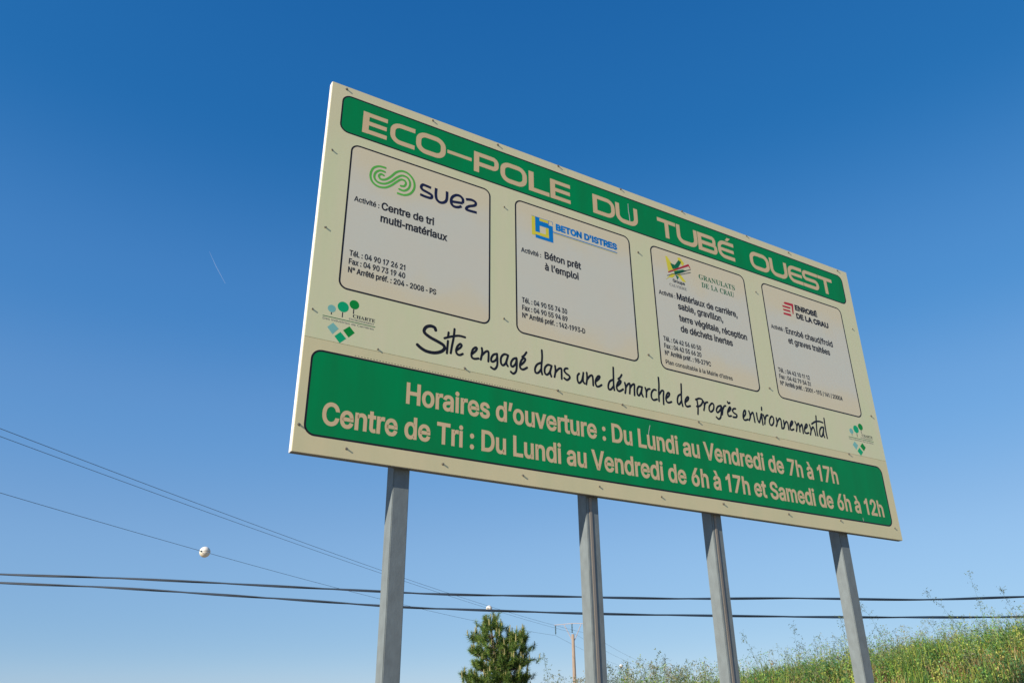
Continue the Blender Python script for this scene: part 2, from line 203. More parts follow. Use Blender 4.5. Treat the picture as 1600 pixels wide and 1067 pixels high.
"é":[0.404,["212,-8 161,-2 117,16 82,46 56,85 40,132 34,187 39,242 55,290 81,329 115,359 157,378 205,384 266,374 294,361 319,341 341,315 357,282 368,242 371,194 371,169 75,169 75,221 338,221 310,202 307,237 298,269 283,294 263,314 237,326 205,330 173,326 146,313 125,294 109,270 99,241 96,211 96,178 100,139 110,106 128,80 151,61 179,50 212,46 254,53 285,73 306,105 365,91 353,63 335,39 311,19 283,4 249,-5","177,429 225,529 293,529 227,429"]],
"è":[0.404,["212,-8 161,-2 117,16 82,46 56,85 40,132 34,187 39,242 55,290 81,329 115,359 157,378 205,384 266,374 294,361 319,341 341,315 357,282 368,242 371,194 371,169 75,169 75,221 338,221 310,202 307,237 298,269 283,294 263,314 237,326 205,330 173,326 146,313 125,294 109,270 99,241 96,211 96,178 100,139 110,106 128,80 151,61 179,50 212,46 254,53 285,73 306,105 365,91 353,63 335,39 311,19 283,4 249,-5","180,429 114,529 182,529 230,429"]],
"ê":[0.404,["212,-8 161,-2 117,16 82,46 56,85 40,132 34,187 39,242 55,290 81,329 115,359 157,378 205,384 266,374 294,361 319,341 341,315 357,282 368,242 371,194 371,169 75,169 75,221 338,221 310,202 307,237 298,269 283,294 263,314 237,326 205,330 173,326 146,313 125,294 109,270 99,241 96,211 96,178 100,139 110,106 128,80 151,61 179,50 212,46 254,53 285,73 306,105 365,91 353,63 335,39 311,19 283,4 249,-5","155,435 95,435 95,438 175,529 233,529 313,438 313,435 252,435 204,495"]],
"à":[0.389,["160,-9 126,-5 94,5 68,22 48,45 35,73 30,108 34,138 43,161 58,179 78,193 125,211 178,220 234,227 265,235 273,243 276,255 276,257 267,297 240,322 196,331 149,322 118,301 100,274 41,291 57,322 79,346 104,364 133,375 194,384 239,379 286,360 306,343 322,320 333,290 337,251 337,0 277,0 277,52 272,52 252,25 215,1","170,45 202,49 228,59 248,74 263,93 272,115 276,138 276,190 259,182 231,176 200,171 175,168 134,159 103,139 95,124 92,105 102,72 130,52","165,429 99,529 168,529 215,429"]],
".":[0.188,["95,-4 78,-1 63,9 53,24 50,41 53,59 63,73 78,83 95,87 113,83 128,73 138,59 141,41 138,24 128,9 113,-1"]],
":":[0.188,["95,-4 78,-1 63,9 53,24 50,41 53,59 63,73 78,83 95,87 113,83 128,73 138,59 141,41 138,24 128,9 113,-1","95,271 78,274 63,284 53,299 50,316 53,334 63,349 78,359 95,362 113,359 128,349 138,334 141,316 138,299 128,284 113,274"]],
",":[0.188,["38,-119 68,71 137,71 84,-119"]],
"-":[0.453,["337,244 337,188 114,188 114,244"]],
"'":[0.206,["78,318 70,509 136,509 128,318"]],
"’":[0.177,["52,318 82,509 151,509 98,318"]],
"/":[0.249,["235,533 71,-76 14,-76 178,533"]],
"°":[0.316,["158,283 128,287 101,298 77,316 59,340 47,367 43,397 47,428 59,455 77,479 101,497 128,509 158,513 188,509 216,497 239,479 257,455 269,428 273,397 269,367 257,340 239,316 216,298 188,287","158,334 190,343 213,366 222,397 213,430 190,453 158,462 126,453 103,430 95,397 103,366 126,343"]],
" ":[0.188,[]]},"serif":{"G":[0.508,["268,-10 222,-7 179,3 141,19 93,55 57,103 41,141 31,183 28,229 31,274 41,315 57,352 93,399 139,435 176,452 215,462 257,465 311,459 369,441 388,436 406,443 419,465 437,465 437,308 420,308 403,346 382,379 357,406 329,426 299,439 267,443 200,419 159,347 146,228 150,163 161,110 180,67 221,26 275,13 308,16 328,27 339,45 343,71 343,128 339,154 329,170 309,179 275,182 275,198 500,198 500,182 473,179 457,171 449,155 446,128 446,29 387,7 328,-6"]],
"R":[0.473,["15,0 15,17 45,22 62,32 72,50 75,81 75,379 71,406 62,424 44,434 16,439 16,455 217,455 278,452 329,442 367,426 405,388 417,334 406,285 372,248 315,224 432,50 452,26 478,17 480,17 480,0 338,0 201,212 182,212 182,81 185,50 194,32 212,22 242,17 242,0","182,234 203,234 249,240 280,258 298,290 304,336 295,389 268,421 224,431 202,429 190,422 182,385"]],
"A":[0.437,["-9,0 -9,18 9,21 24,30 49,75 206,466 224,465 384,87 411,34 425,22 443,18 443,0 229,0 229,18 270,25 283,46 273,81 253,132 103,132 79,71 76,59 75,48 87,26 124,18 128,18 128,0","113,161 242,161 177,319"]],
"N":[0.494,["403,-11 107,350 107,79 110,49 119,31 136,21 167,17 167,0 18,0 18,17 54,23 71,41 76,79 76,388 36,433 18,439 18,455 156,455 391,169 391,377 386,414 369,431 331,439 331,455 480,455 480,439 450,434 433,425 425,407 422,377 422,-11"]],
"U":[0.492,["248,-13 192,-8 147,6 114,29 91,61 78,103 73,155 73,379 70,406 61,424 43,434 15,439 15,455 240,455 240,439 202,432 185,415 181,379 181,140 186,88 203,51 232,29 275,22 340,37 379,83 392,159 392,378 389,406 379,423 360,433 328,439 328,455 474,455 474,439 448,432 433,421 425,404 422,378 422,181 418,118 403,69 380,32 346,7 302,-8"]],
"L":[0.426,["15,0 15,17 45,22 62,32 72,50 75,81 75,379 71,407 62,425 44,434 16,439 16,455 250,455 250,439 208,434 196,427 188,416 182,379 182,83 185,47 200,31 234,28 278,31 315,40 345,56 370,80 391,112 409,154 427,154 402,0"]],
"T":[0.423,["92,0 92,17 123,21 142,31 152,50 156,81 156,433 149,433 102,426 65,403 41,367 29,318 11,318 11,455 410,455 410,317 394,317 375,382 333,420 269,433 263,433 263,81 267,49 276,30 296,21 328,17 328,0"]],
"S":[0.39,["43,-11 43,158 62,158 83,94 111,50 149,24 197,15 231,20 257,36 273,60 279,89 265,129 225,160 163,191 112,221 77,253 56,289 50,332 54,370 67,403 88,429 115,449 148,462 185,466 229,461 282,448 291,446 300,445 313,450 320,466 339,466 339,319 322,319 310,354 293,385 272,410 248,429 222,441 194,445 163,440 140,426 125,406 120,380 124,356 137,336 189,303 253,273 317,233 337,211 350,188 359,133 354,93 339,58 314,29 281,8 240,-6 192,-10 158,-8 126,1 98,9 85,12 69,7 61,-11"]],
"D":[0.496,["20,0 20,17 47,21 63,30 71,46 74,75 74,374 71,407 61,426 43,435 15,439 15,455 222,455 296,449 357,429 405,396 440,351 461,295 468,228 441,101 362,25 228,0","222,24 279,37 319,75 337,115 347,166 351,229 336,342 294,410 223,433 202,431 190,423 182,385 182,72 190,34 202,27"]],
"E":[0.442,["14,0 14,17 44,20 62,30 72,48 75,78 75,369 72,405 62,425 44,435 16,439 16,455 399,455 399,320 383,320 369,373 340,406 295,424 232,430 200,428 186,417 183,388 183,246 193,246 232,252 259,269 277,300 288,345 304,345 304,118 287,118 273,181 259,201 241,213 185,222 183,222 183,67 185,47 192,35 230,28 276,30 313,39 345,53 371,75 393,105 411,143 430,143 402,0"]],
"C":[0.468,["257,-11 213,-7 174,3 137,20 91,56 56,104 39,142 29,184 26,228 30,273 39,314 56,351 92,399 139,435 176,452 216,462 259,465 309,459 367,440 388,435 408,443 419,465 437,465 437,308 420,308 392,364 356,407 313,434 265,443 198,419 157,347 144,226 159,114 203,46 278,24 318,29 358,45 395,71 428,106 447,89 395,33 332,0"]],
"H":[0.523,["15,0 15,17 45,22 62,32 72,50 75,81 75,379 71,406 62,424 44,434 16,439 16,455 242,455 242,439 204,432 187,415 182,379 182,251 342,251 342,379 337,415 320,432 282,439 282,455 507,455 507,439 478,434 461,424 452,407 449,379 449,81 452,52 461,33 478,22 507,17 507,0 282,0 282,17 311,21 329,31 339,49 342,81 342,221 182,221 182,81 185,50 194,32 212,22 242,17 242,0"]],
"I":[0.261,["13,0 13,17 42,23 61,32 72,49 75,75 75,387 72,412 63,427 45,435 13,439 13,455 244,455 244,439 214,435 196,427 186,412 183,387 183,77 187,44 206,26 246,17 246,0"]],
"M":[0.634,["14,0 14,17 43,22 61,32 72,50 75,79 75,382 71,416 53,432 15,439 15,455 185,455 317,142 449,455 617,455 617,439 590,433 573,423 563,405 560,378 560,85 565,43 582,23 617,17 617,0 396,0 396,17 433,25 450,44 455,83 455,399 288,0 270,0 105,389 105,80 109,48 120,30 139,20 169,17 169,0"]],
"V":[0.428,["212,-13 44,381 22,420 8,432 -14,439 -14,455 211,455 211,439 166,432 156,423 152,410 161,378 259,143 348,377 355,409 351,423 342,432 299,439 299,455 442,455 442,439 423,436 408,427 382,383 230,-13"]],
"O":[0.525,["261,-11 213,-6 169,7 129,29 94,58 66,93 45,134 32,179 28,228 32,276 45,321 66,362 95,397 130,426 170,448 216,462 265,466 313,462 357,448 397,427 431,399 459,364 481,323 494,277 498,228 494,179 481,134 459,93 430,58 395,29 355,7 310,-6","265,12 328,36 367,108 379,228 376,293 365,346 348,389 310,430 260,443 196,419 158,347 145,228 149,163 159,109 177,67 215,26"]],
"P":[0.418,["15,0 15,17 45,22 62,32 72,50 75,81 75,379 71,406 62,424 44,434 16,439 16,455 214,455 265,454 306,449 336,440 366,422 390,398 404,367 409,332 398,280 367,240 334,221 292,209 242,206 182,206 182,81 185,50 194,32 212,22 242,17 242,0","182,230 201,230 244,235 272,253 287,283 292,329 288,375 275,406 252,425 216,431 189,424 182,398"]],
"B":[0.443,["16,0 16,17 45,22 62,32 72,51 75,82 75,369 69,412 51,433 15,439 15,455 220,455 318,444 377,409 396,351 384,302 348,268 287,247 360,223 404,185 418,132 407,76 371,35 335,15 291,4 238,0","182,252 188,252 234,257 263,272 279,301 285,345 281,385 269,412 248,428 216,434 198,432 188,425 182,391","222,24 259,30 283,49 296,81 301,128 295,176 277,208 245,225 197,231 182,231 182,65 190,33 202,26"]],
" ":[0.25,[]]}}
HAND = ["0.796,0.883 0.788,0.899 0.762,0.903 0.735,0.891 0.72,0.867 0.726,0.846 0.763,0.826 0.814,0.81 0.851,0.795 0.859,0.774 0.837,0.749 0.792,0.731 0.741,0.73 0.706,0.742 0.68,0.759",
"0.881,0.83 0.879,0.797 0.876,0.747",
"0.884,0.888 0.881,0.861",
"0.924,0.921 0.919,0.862 0.909,0.803 0.902,0.753",
"0.857,0.843 0.901,0.864 0.953,0.882 0.998,0.882",
"0.942,0.782 0.968,0.806 0.975,0.823 0.965,0.829 0.947,0.809 0.938,0.779 0.945,0.758 0.964,0.754 0.984,0.766",
"1.048,0.78 1.072,0.804 1.082,0.824 1.074,0.83 1.055,0.813 1.045,0.782 1.048,0.757 1.067,0.751 1.094,0.759",
"1.117,0.835 1.12,0.804 1.11,0.755",
"1.115,0.782 1.142,0.814 1.161,0.823 1.166,0.804 1.164,0.754",
"1.227,0.82 1.202,0.809 1.186,0.784 1.186,0.761 1.202,0.762 1.224,0.785 1.227,0.817",
"1.227,0.817 1.229,0.781 1.227,0.738 1.208,0.711 1.183,0.719",
"1.308,0.827 1.28,0.829 1.257,0.803 1.255,0.765 1.268,0.75 1.288,0.767 1.302,0.807 1.307,0.824",
"1.307,0.824 1.295,0.774 1.305,0.752",
"1.37,0.822 1.347,0.811 1.33,0.784 1.33,0.76 1.344,0.758 1.364,0.783 1.371,0.819",
"1.371,0.819 1.372,0.78 1.366,0.731 1.346,0.709 1.327,0.718",
"1.401,0.78 1.427,0.807 1.436,0.828 1.425,0.834 1.407,0.814 1.395,0.779 1.4,0.757 1.42,0.753 1.449,0.772",
"1.446,0.879 1.431,0.856 1.413,0.839",
"1.565,0.92 1.566,0.869 1.559,0.807 1.558,0.775 1.563,0.749",
"1.556,0.829 1.527,0.811 1.51,0.781 1.512,0.752 1.534,0.754 1.558,0.786",
"1.639,0.824 1.61,0.826 1.586,0.8 1.584,0.764 1.601,0.754 1.623,0.778 1.638,0.821",
"1.638,0.821 1.626,0.778 1.634,0.748",
"1.666,0.83 1.668,0.792 1.659,0.75",
"1.665,0.781 1.693,0.814 1.714,0.821 1.716,0.797 1.715,0.748",
"1.766,0.832 1.748,0.828 1.738,0.81 1.752,0.794 1.776,0.782 1.779,0.766 1.757,0.748 1.736,0.757",
"1.858,0.815 1.844,0.796 1.843,0.763 1.854,0.746 1.877,0.767 1.89,0.811",
"1.893,0.828 1.887,0.771 1.898,0.752",
"1.921,0.834 1.922,0.795 1.913,0.749",
"1.921,0.784 1.945,0.814 1.965,0.823 1.97,0.799 1.97,0.752",
"1.997,0.788 2.021,0.81 2.029,0.828 2.016,0.828 1.998,0.805 1.99,0.776 1.998,0.752 2.017,0.753 2.041,0.769",
"2.15,0.92 2.147,0.856 2.144,0.794 2.147,0.752",
"2.14,0.827 2.113,0.81 2.098,0.779 2.099,0.751 2.118,0.752 2.139,0.776",
"2.176,0.789 2.201,0.811 2.209,0.829 2.199,0.833 2.181,0.812 2.169,0.782 2.174,0.758 2.193,0.753 2.224,0.773",
"2.22,0.88 2.205,0.857 2.187,0.842",
"2.243,0.825 2.248,0.786 2.24,0.748",
"2.249,0.792 2.268,0.818 2.285,0.827 2.286,0.799 2.279,0.752",
"2.285,0.793 2.305,0.82 2.326,0.83 2.324,0.795 2.321,0.747",
"2.389,0.822 2.365,0.82 2.349,0.794 2.348,0.76 2.362,0.754 2.382,0.784 2.395,0.823",
"2.395,0.823 2.386,0.779 2.396,0.752",
"2.423,0.823 2.43,0.793 2.426,0.755",
"2.43,0.793 2.446,0.816 2.464,0.822",
"2.52,0.824 2.499,0.823 2.477,0.796 2.473,0.761 2.49,0.744 2.523,0.756",
"2.553,0.927 2.552,0.869 2.544,0.809 2.54,0.745",
"2.548,0.798 2.572,0.829 2.59,0.829 2.584,0.788 2.58,0.729",
"2.611,0.781 2.636,0.803 2.644,0.822 2.633,0.826 2.615,0.805 2.606,0.774 2.613,0.753 2.63,0.75 2.656,0.761",
"2.765,0.919 2.76,0.862 2.753,0.796 2.759,0.747",
"2.753,0.837 2.727,0.82 2.714,0.789 2.715,0.76 2.73,0.757 2.75,0.784",
"2.791,0.785 2.815,0.805 2.824,0.824 2.815,0.828 2.795,0.807 2.785,0.779 2.791,0.756 2.805,0.752 2.832,0.762",
"2.905,0.818 2.907,0.765 2.899,0.711",
"2.892,0.822 2.93,0.838 2.959,0.831 2.951,0.803 2.925,0.778 2.895,0.77",
"2.969,0.821 2.974,0.789 2.962,0.752",
"2.971,0.789 2.99,0.816 3.009,0.823",
"3.047,0.821 3.021,0.792 3.017,0.762 3.033,0.753 3.059,0.775 3.068,0.807 3.059,0.823 3.043,0.817",
"3.138,0.819 3.11,0.808 3.09,0.781 3.093,0.76 3.111,0.767 3.136,0.795 3.142,0.817",
"3.142,0.817 3.137,0.771 3.124,0.727 3.102,0.709 3.081,0.72",
"3.142,0.82 3.153,0.792 3.143,0.751",
"3.152,0.786 3.173,0.82 3.19,0.828",
"3.206,0.783 3.232,0.803 3.24,0.82 3.23,0.824 3.211,0.799 3.202,0.774 3.208,0.751 3.236,0.756",
"3.215,0.864 3.221,0.854 3.238,0.861",
"3.29,0.823 3.27,0.819 3.255,0.801 3.268,0.785 3.294,0.775 3.286,0.755 3.254,0.75",
"3.363,0.769 3.388,0.797 3.393,0.823 3.381,0.824 3.364,0.793 3.36,0.759 3.375,0.747 3.407,0.758",
"3.43,0.829 3.438,0.788 3.42,0.754",
"3.435,0.79 3.465,0.823 3.475,0.813 3.479,0.749",
"3.511,0.828 3.511,0.788 3.525,0.754 3.55,0.801 3.559,0.827",
"3.568,0.832 3.563,0.785 3.563,0.742",
"3.575,0.885 3.572,0.861",
"3.583,0.825 3.592,0.784 3.584,0.751",
"3.592,0.784 3.611,0.821 3.634,0.831",
"3.661,0.82 3.641,0.786 3.644,0.759 3.664,0.756 3.687,0.784 3.69,0.819 3.675,0.829 3.655,0.813",
"3.724,0.825 3.724,0.781 3.708,0.754",
"3.725,0.788 3.758,0.825 3.773,0.815 3.77,0.746",
"3.803,0.817 3.801,0.769 3.784,0.748",
"3.802,0.776 3.831,0.812 3.846,0.802 3.847,0.749",
"3.871,0.781 3.898,0.805 3.907,0.825 3.894,0.826 3.872,0.794 3.866,0.758 3.882,0.753 3.906,0.763",
"3.934,0.83 3.947,0.794 3.933,0.751",
"3.947,0.794 3.971,0.823 3.977,0.793 3.973,0.754",
"3.982,0.793 4.01,0.82 4.012,0.792 4.01,0.747",
"4.032,0.786 4.064,0.807 4.073,0.828 4.06,0.829 4.037,0.796 4.031,0.76 4.051,0.753 4.075,0.761",
"4.101,0.832 4.108,0.789 4.092,0.748",
"4.111,0.789 4.139,0.82 4.15,0.796 4.155,0.752",
"4.199,0.924 4.188,0.86 4.178,0.794 4.179,0.753",
"4.13,0.844 4.177,0.871 4.225,0.882 4.269,0.879",
"4.268,0.838 4.24,0.833 4.213,0.8 4.208,0.76 4.23,0.757 4.252,0.793 4.267,0.834",
"4.267,0.834 4.253,0.78 4.26,0.753",
"4.294,0.92 4.29,0.851 4.288,0.793 4.291,0.751"]
SYMBOL_STRANDS = ["0.401,1.947 0.356,1.942 0.319,1.912 0.305,1.857 0.318,1.813 0.354,1.789 0.403,1.794 0.446,1.825 0.485,1.87 0.512,1.896 0.538,1.896 0.547,1.876 0.536,1.853 0.513,1.847", "0.399,1.914 0.366,1.913 0.337,1.885 0.332,1.846 0.356,1.82 0.401,1.823 0.444,1.855 0.483,1.902 0.519,1.93 0.557,1.925 0.576,1.891 0.568,1.848 0.538,1.818 0.504,1.818", "0.393,1.885 0.374,1.888 0.361,1.869 0.375,1.849 0.407,1.858 0.442,1.894 0.476,1.94 0.517,1.965 0.564,1.958 0.6,1.919 0.607,1.865 0.584,1.814 0.543,1.786 0.496,1.783"]
WORDMARK = ["0.726,1.908 0.687,1.912 0.665,1.911 0.655,1.889 0.667,1.872 0.702,1.863 0.732,1.852 0.729,1.829 0.694,1.825 0.65,1.83", "0.763,1.919 0.762,1.868 0.77,1.832 0.795,1.817 0.825,1.828 0.842,1.858 0.843,1.921", "0.88,1.854 0.961,1.868", "0.961,1.868 0.962,1.9 0.939,1.919 0.908,1.914 0.88,1.885 0.875,1.845 0.892,1.822 0.923,1.823 0.954,1.841", "0.985,1.908 1.028,1.918 1.058,1.909 1.054,1.883 1.008,1.859 0.989,1.836 1.0,1.826 1.069,1.829"]
STAR = {"y": ["2.738,1.99 2.756,1.993 2.797,1.94 2.839,1.903 2.885,1.856 2.931,1.809 2.895,1.803 2.846,1.852 2.794,1.883 2.755,1.856", "2.865,2.01 2.891,2.02 2.931,1.98 2.914,1.948 2.89,1.968 2.871,1.989", "2.718,1.772 2.79,1.852 2.824,1.846 2.794,1.812 2.759,1.806"], "g": ["2.782,1.94 2.83,1.935 2.874,1.992 2.901,1.982 2.858,1.912 2.803,1.889", "2.814,1.874 2.91,1.916 2.949,1.914 2.851,1.858 2.819,1.845", "2.827,1.84 2.859,1.837 2.84,1.804"], "r": ["2.752,1.854 2.976,1.985 2.978,1.968 2.753,1.845", "2.976,1.985 2.995,1.946 2.982,1.952 2.97,1.974"], "k": ["2.735,1.817 2.992,1.944 2.994,1.938 2.739,1.812", "2.823,1.841 2.989,1.916 2.99,1.91 2.827,1.837"]}
BARS = ["4.038,1.914 4.054,1.929 4.154,1.934 4.158,1.928 4.144,1.836 4.132,1.831 4.134,1.91 4.062,1.907", "4.016,1.889 4.109,1.892 4.118,1.894 4.111,1.875 4.02,1.873", "4.019,1.855 4.104,1.859 4.111,1.843 4.022,1.84", "4.017,1.819 4.106,1.824 4.111,1.804 4.016,1.802"]
TITLE = [["E", 0.225, 0.395], ["C", 0.417, 0.594], ["O", 0.604, 0.822], ["-", 0.836, 1.024], ["P", 1.042, 1.24], ["O", 1.256, 1.473], ["L", 1.49, 1.667], ["E", 1.676, 1.854], ["D", 2.059, 2.267], ["U", 2.277, 2.489], ["T", 2.691, 2.88], ["U", 2.89, 3.108], ["B", 3.115, 3.325], ["É", 3.336, 3.521], ["O", 3.705, 3.935], ["U", 3.945, 4.156], ["e", 4.167, 4.349], ["S", 4.354, 4.558], ["T", 4.562, 4.75]]
SCREWS = [[0.098, 2.461], [0.717, 2.466], [1.232, 2.464], [1.754, 2.476], [2.341, 2.477], [2.971, 2.484], [3.703, 2.478], [4.218, 2.467], [4.869, 2.469], [0.045, 1.948], [0.056, 1.383], [0.031, 0.832], [0.026, 0.149], [0.295, 0.057], [0.871, 0.053], [1.406, 0.057], [1.973, 0.062], [2.482, 0.057], [3.044, 0.074], [3.695, 0.073], [4.268, 0.086], [4.923, 0.092], [0.433, 0.673], [0.999, 0.673], [1.679, 0.659], [2.206, 0.658], [2.894, 0.651], [3.691, 0.663], [4.523, 0.654], [1.283, 1.947], [1.277, 1.081], [2.464, 1.939], [2.478, 1.087], [3.711, 1.931], [3.697, 1.068], [4.912, 1.877], [4.92, 1.049]]

GLYPHS['inter']['I'] = [0.20, ['68,0 68,509 132,509 132,0']]
GLYPHS['inter']['-'] = [0.26, ['40,160 40,222 220,222 220,160']]
def PL(s): return [tuple(float(c) for c in p.split(',')) for p in s.split()]

# ------------------------------------------------------------------ ground and bank
def lerp_table(x, T):
    if x <= T[0][0]: return T[0][1]
    for (a, za), (b, zb) in zip(T, T[1:]):
        if x <= b:
            t = (x - a) / (b - a); t = t * t * (3 - 2 * t) * 0.4 + t * 0.6
            return za + (zb - za) * t
    return T[-1][1]
CREST = [(-30, 0.5), (-12, 0.9), (-3, 1.15), (0, 1.40), (1, 1.52), (2.2, 1.66), (3.2, 1.74), (3.9, 1.84), (4.9, 1.99), (5.7, 2.12), (6.6, 2.25), (9, 2.50), (14, 2.7), (60, 2.7)]
def ss(a, b, x):
    t = min(1.0, max(0.0, (x - a) / (b - a))); return t * t * (3 - 2 * t)
def ground_z(x, y):
    zc = lerp_table(x, CREST)
    z = zc * ss(7.2, 11.0, y)
    z *= 1 - 0.25 * ss(13, 22, y) - 0.75 * ss(30, 75, y)
    z += 0.05 * math.sin(1.7 * x + 0.8 * y) * math.sin(1.1 * y - 0.6 * x) * ss(7, 9, y) * (1 - ss(30, 60, y))
    return z
def spaced(lo, hi, fine_lo, fine_hi, fine, grow=1.35):
    v = list(np.arange(fine_lo, fine_hi + 1e-6, fine)); s = fine
    a = fine_lo
    while a > lo: s *= grow; a -= s; v.insert(0, max(a, lo))
    s = fine; a = fine_hi
    while a < hi: s *= grow; a += s; v.append(min(a, hi))
    return v
xs = spaced(-6000, 6000, -14, 16, 0.25); ys = spaced(-6000, 9000, 5, 24, 0.25)
V = [(x, y, ground_z(x, y)) for y in ys for x in xs]; nx = len(xs)
F = [(j * nx + i, j * nx + i + 1, (j + 1) * nx + i + 1, (j + 1) * nx + i) for j in range(len(ys) - 1) for i in range(nx - 1)]
tag(obj('ground', mesh_from('ground', V, F, True), MAT['soil']), kind='structure', label='dry earth ground rising to a weedy bank behind the sign posts')

# ------------------------------------------------------------------ the sign board
# sign frame: origin at the ground under the board's left end, local x along the board, local -y out of its face, local z up
D = Vector((0.85884738, 0.51223157, 0)); AZ = math.atan2(D.y, D.x)
B0 = Vector((-1.149, 3.982, 2.839)); ZB = B0.z
sign = empty('information_sign', (B0.x, B0.y, 0.0), AZ)
tag(sign, 'large cream and green information board of an industrial site on four galvanised steel posts', 'sign')
BW, BH, TH = 5.0, 2.486, 0.045

def box_mesh(name, x0, x1, y0, y1, z0, z1, bev=0.0):
    bm = bmesh.new()
    v = [bm.verts.new((x, y, z)) for z in (z0, z1) for y in (y0, y1) for x in (x0, x1)]
    for f in ((0, 1, 3, 2), (4, 6, 7, 5), (0, 4, 5, 1), (1, 5, 7, 3), (3, 7, 6, 2), (2, 6, 4, 0)): bm.faces.new([v[i] for i in f])
    bmesh.ops.recalc_face_normals(bm, faces=bm.faces)
    if bev: bmesh.ops.bevel(bm, geom=list(bm.edges), offset=bev, segments=2, affect='EDGES')
    me = bpy.data.meshes.new(name); bm.to_mesh(me); bm.free(); return me

def child(name, me, mat, parent):
    o = obj(name, me, mat, parent); return o

# the boxed core and the two printed sheets on its face (sheet fronts at local y = 0)
core = child('board_core', box_mesh('board_core', 0.0, BW, 0.004, TH, ZB, ZB + BH, 0.0015), MAT['edge'], sign)
core.data.materials.append(MAT['back'])
for p in core.data.polygons:
    if p.normal.y > 0.5 or p.normal.z < -0.5: p.material_index = 1
SEAM = 0.660
up_sheet = child('upper_sheet', box_mesh('upper_sheet', 0.004, BW - 0.003, 0.0, 0.0038, ZB + SEAM + 0.0015, ZB + BH - 0.002), MAT['cream'], sign)
up_sheet['label'] = 'greenish cream upper sheet of the board'
lo_sheet = child('lower_sheet', box_mesh('lower_sheet', 0.004, BW - 0.003, 0.0, 0.0038, ZB + 0.002, ZB + SEAM - 0.001), MAT['tan'], sign)
lo_sheet['label'] = 'tan lower sheet of the board'

LAYER = 0.00022
class Print:
    """flat print collected as faces on the board plane; every piece sits a hair prouder than the last"""
    def __init__(s, layer): s.v = []; s.f = []; s.y = -LAYER * layer; s.k = 0
    def _y(s):
        s.k += 1; return s.y - (s.k % 12) * 0.000012
    def poly(s, outer, holes=()):
        loops = [[Vector((p[0], p[1], 0)) for p in L] for L in (outer, *holes)]
        flat = [p for L in loops for p in L]; y = s._y(); b = len(s.v)
        s.v += [(p.x, y, ZB + p.y) for p in flat]
        for t in tessellate_polygon(loops):
            a, c, d = (flat[i] for i in t)
            cr = (c - a).cross(d - a).z
            if abs(cr) < 1e-12: continue
            s.f.append(tuple(b + i for i in (t if cr > 0 else t[::-1])))
    def stroke(s, pts, w, cap='round', smooth=True, closed=False, w_end=None):
        if smooth: pts = catmull(pts, 5, closed)
        pts = [Vector((p[0], p[1])) for p in pts]
        n = len(pts)
        if n < 2: return
        y = s._y(); b = len(s.v); L = []; R = []
        for i in range(n):
            a = pts[(i - 1) % n] if (closed or i) else None; c = pts[(i + 1) % n] if (closed or i < n - 1) else None
            d1 = (pts[i] - a).normalized() if a is not None else None; d2 = (c - pts[i]).normalized() if c is not None else None
            if d1 is None: d = d2
            elif d2 is None: d = d1
            else:
                d = (d1 + d2)
                d = d.normalized() if d.length > 1e-6 else d1
            ww = w if w_end is None else w + (w_end - w) * i / (n - 1)
            k = 1.0
            if d1 is not None and d2 is not None: k = 1 / max(0.5, abs(d.dot(d1)))
            nn = Vector((-d.y, d.x)) * ww / 2 * k
            L.append(pts[i] + nn); R.append(pts[i] - nn)
        if cap == 'square' and not closed:
            pass
        for p in L + R: s.v.append((p.x, y, ZB + p.y))
        m = n if closed else n - 1
        for i in range(m):
            j = (i + 1) % n
            s.f.append((b + n + i, b + n + j, b + j, b + i))
        if cap == 'round' and not closed:
            for e, o in ((0, 1), (n - 1, n - 2)):
                y2 = s._y(); c = len(s.v); d = (pts[e] - pts[o]).normalized(); nn = Vector((-d.y, d.x))
                ww = (w if (w_end is None or e == 0) else w_end) / 2
                s.v.append((pts[e].x, y2, ZB + pts[e].y))
                for q in range(7):
                    t = math.pi * q / 6; p = pts[e] + (nn * math.cos(t) + d * math.sin(t)) * ww
                    s.v.append((p.x, y2, ZB + p.y))
                for q in range(6): s.f.append((c, c + 2 + q, c + 1 + q))
    def build(s, name, mat, parent):
        me = mesh_from(name, s.v, s.f)
        return child(name, me, mat, parent)

def catmull(P, k=5, closed=False):
    n = len(P)
    if n < 3 and not closed: return P
    out = []
    for i in range(n if closed else n - 1):
        p0 = P[(i - 1) % n] if (closed or i) else P[0]; p1 = P[i]; p2 = P[(i + 1) % n]
        p3 = P[(i + 2) % n] if (closed or i + 2 < n) else P[-1]
        for j in range(k):
            t = j / k
            out.append(tuple(0.5 * (2 * b + (c - a) * t + (2 * a - 5 * b + 4 * c - d) * t * t + (-a + 3 * b - 3 * c + d) * t ** 3)
                             for a, b, c, d in zip(p0, p1, p2, p3)))
    if not closed: out.append(P[-1])
    return out

def rrect(x0, x1, z0, z1, r, k=6):
    P = []
    for cx_, cz_, a0 in ((x1 - r, z1 - r, 0), (x0 + r, z1 - r, 90), (x0 + r, z0 + r, 180), (x1 - r, z0 + r, 270)):
        for i in range(k + 1):
            a = math.radians(a0 + 90 * i / k); P.append((cx_ + r * math.cos(a), cz_ + r * math.sin(a)))
    return P

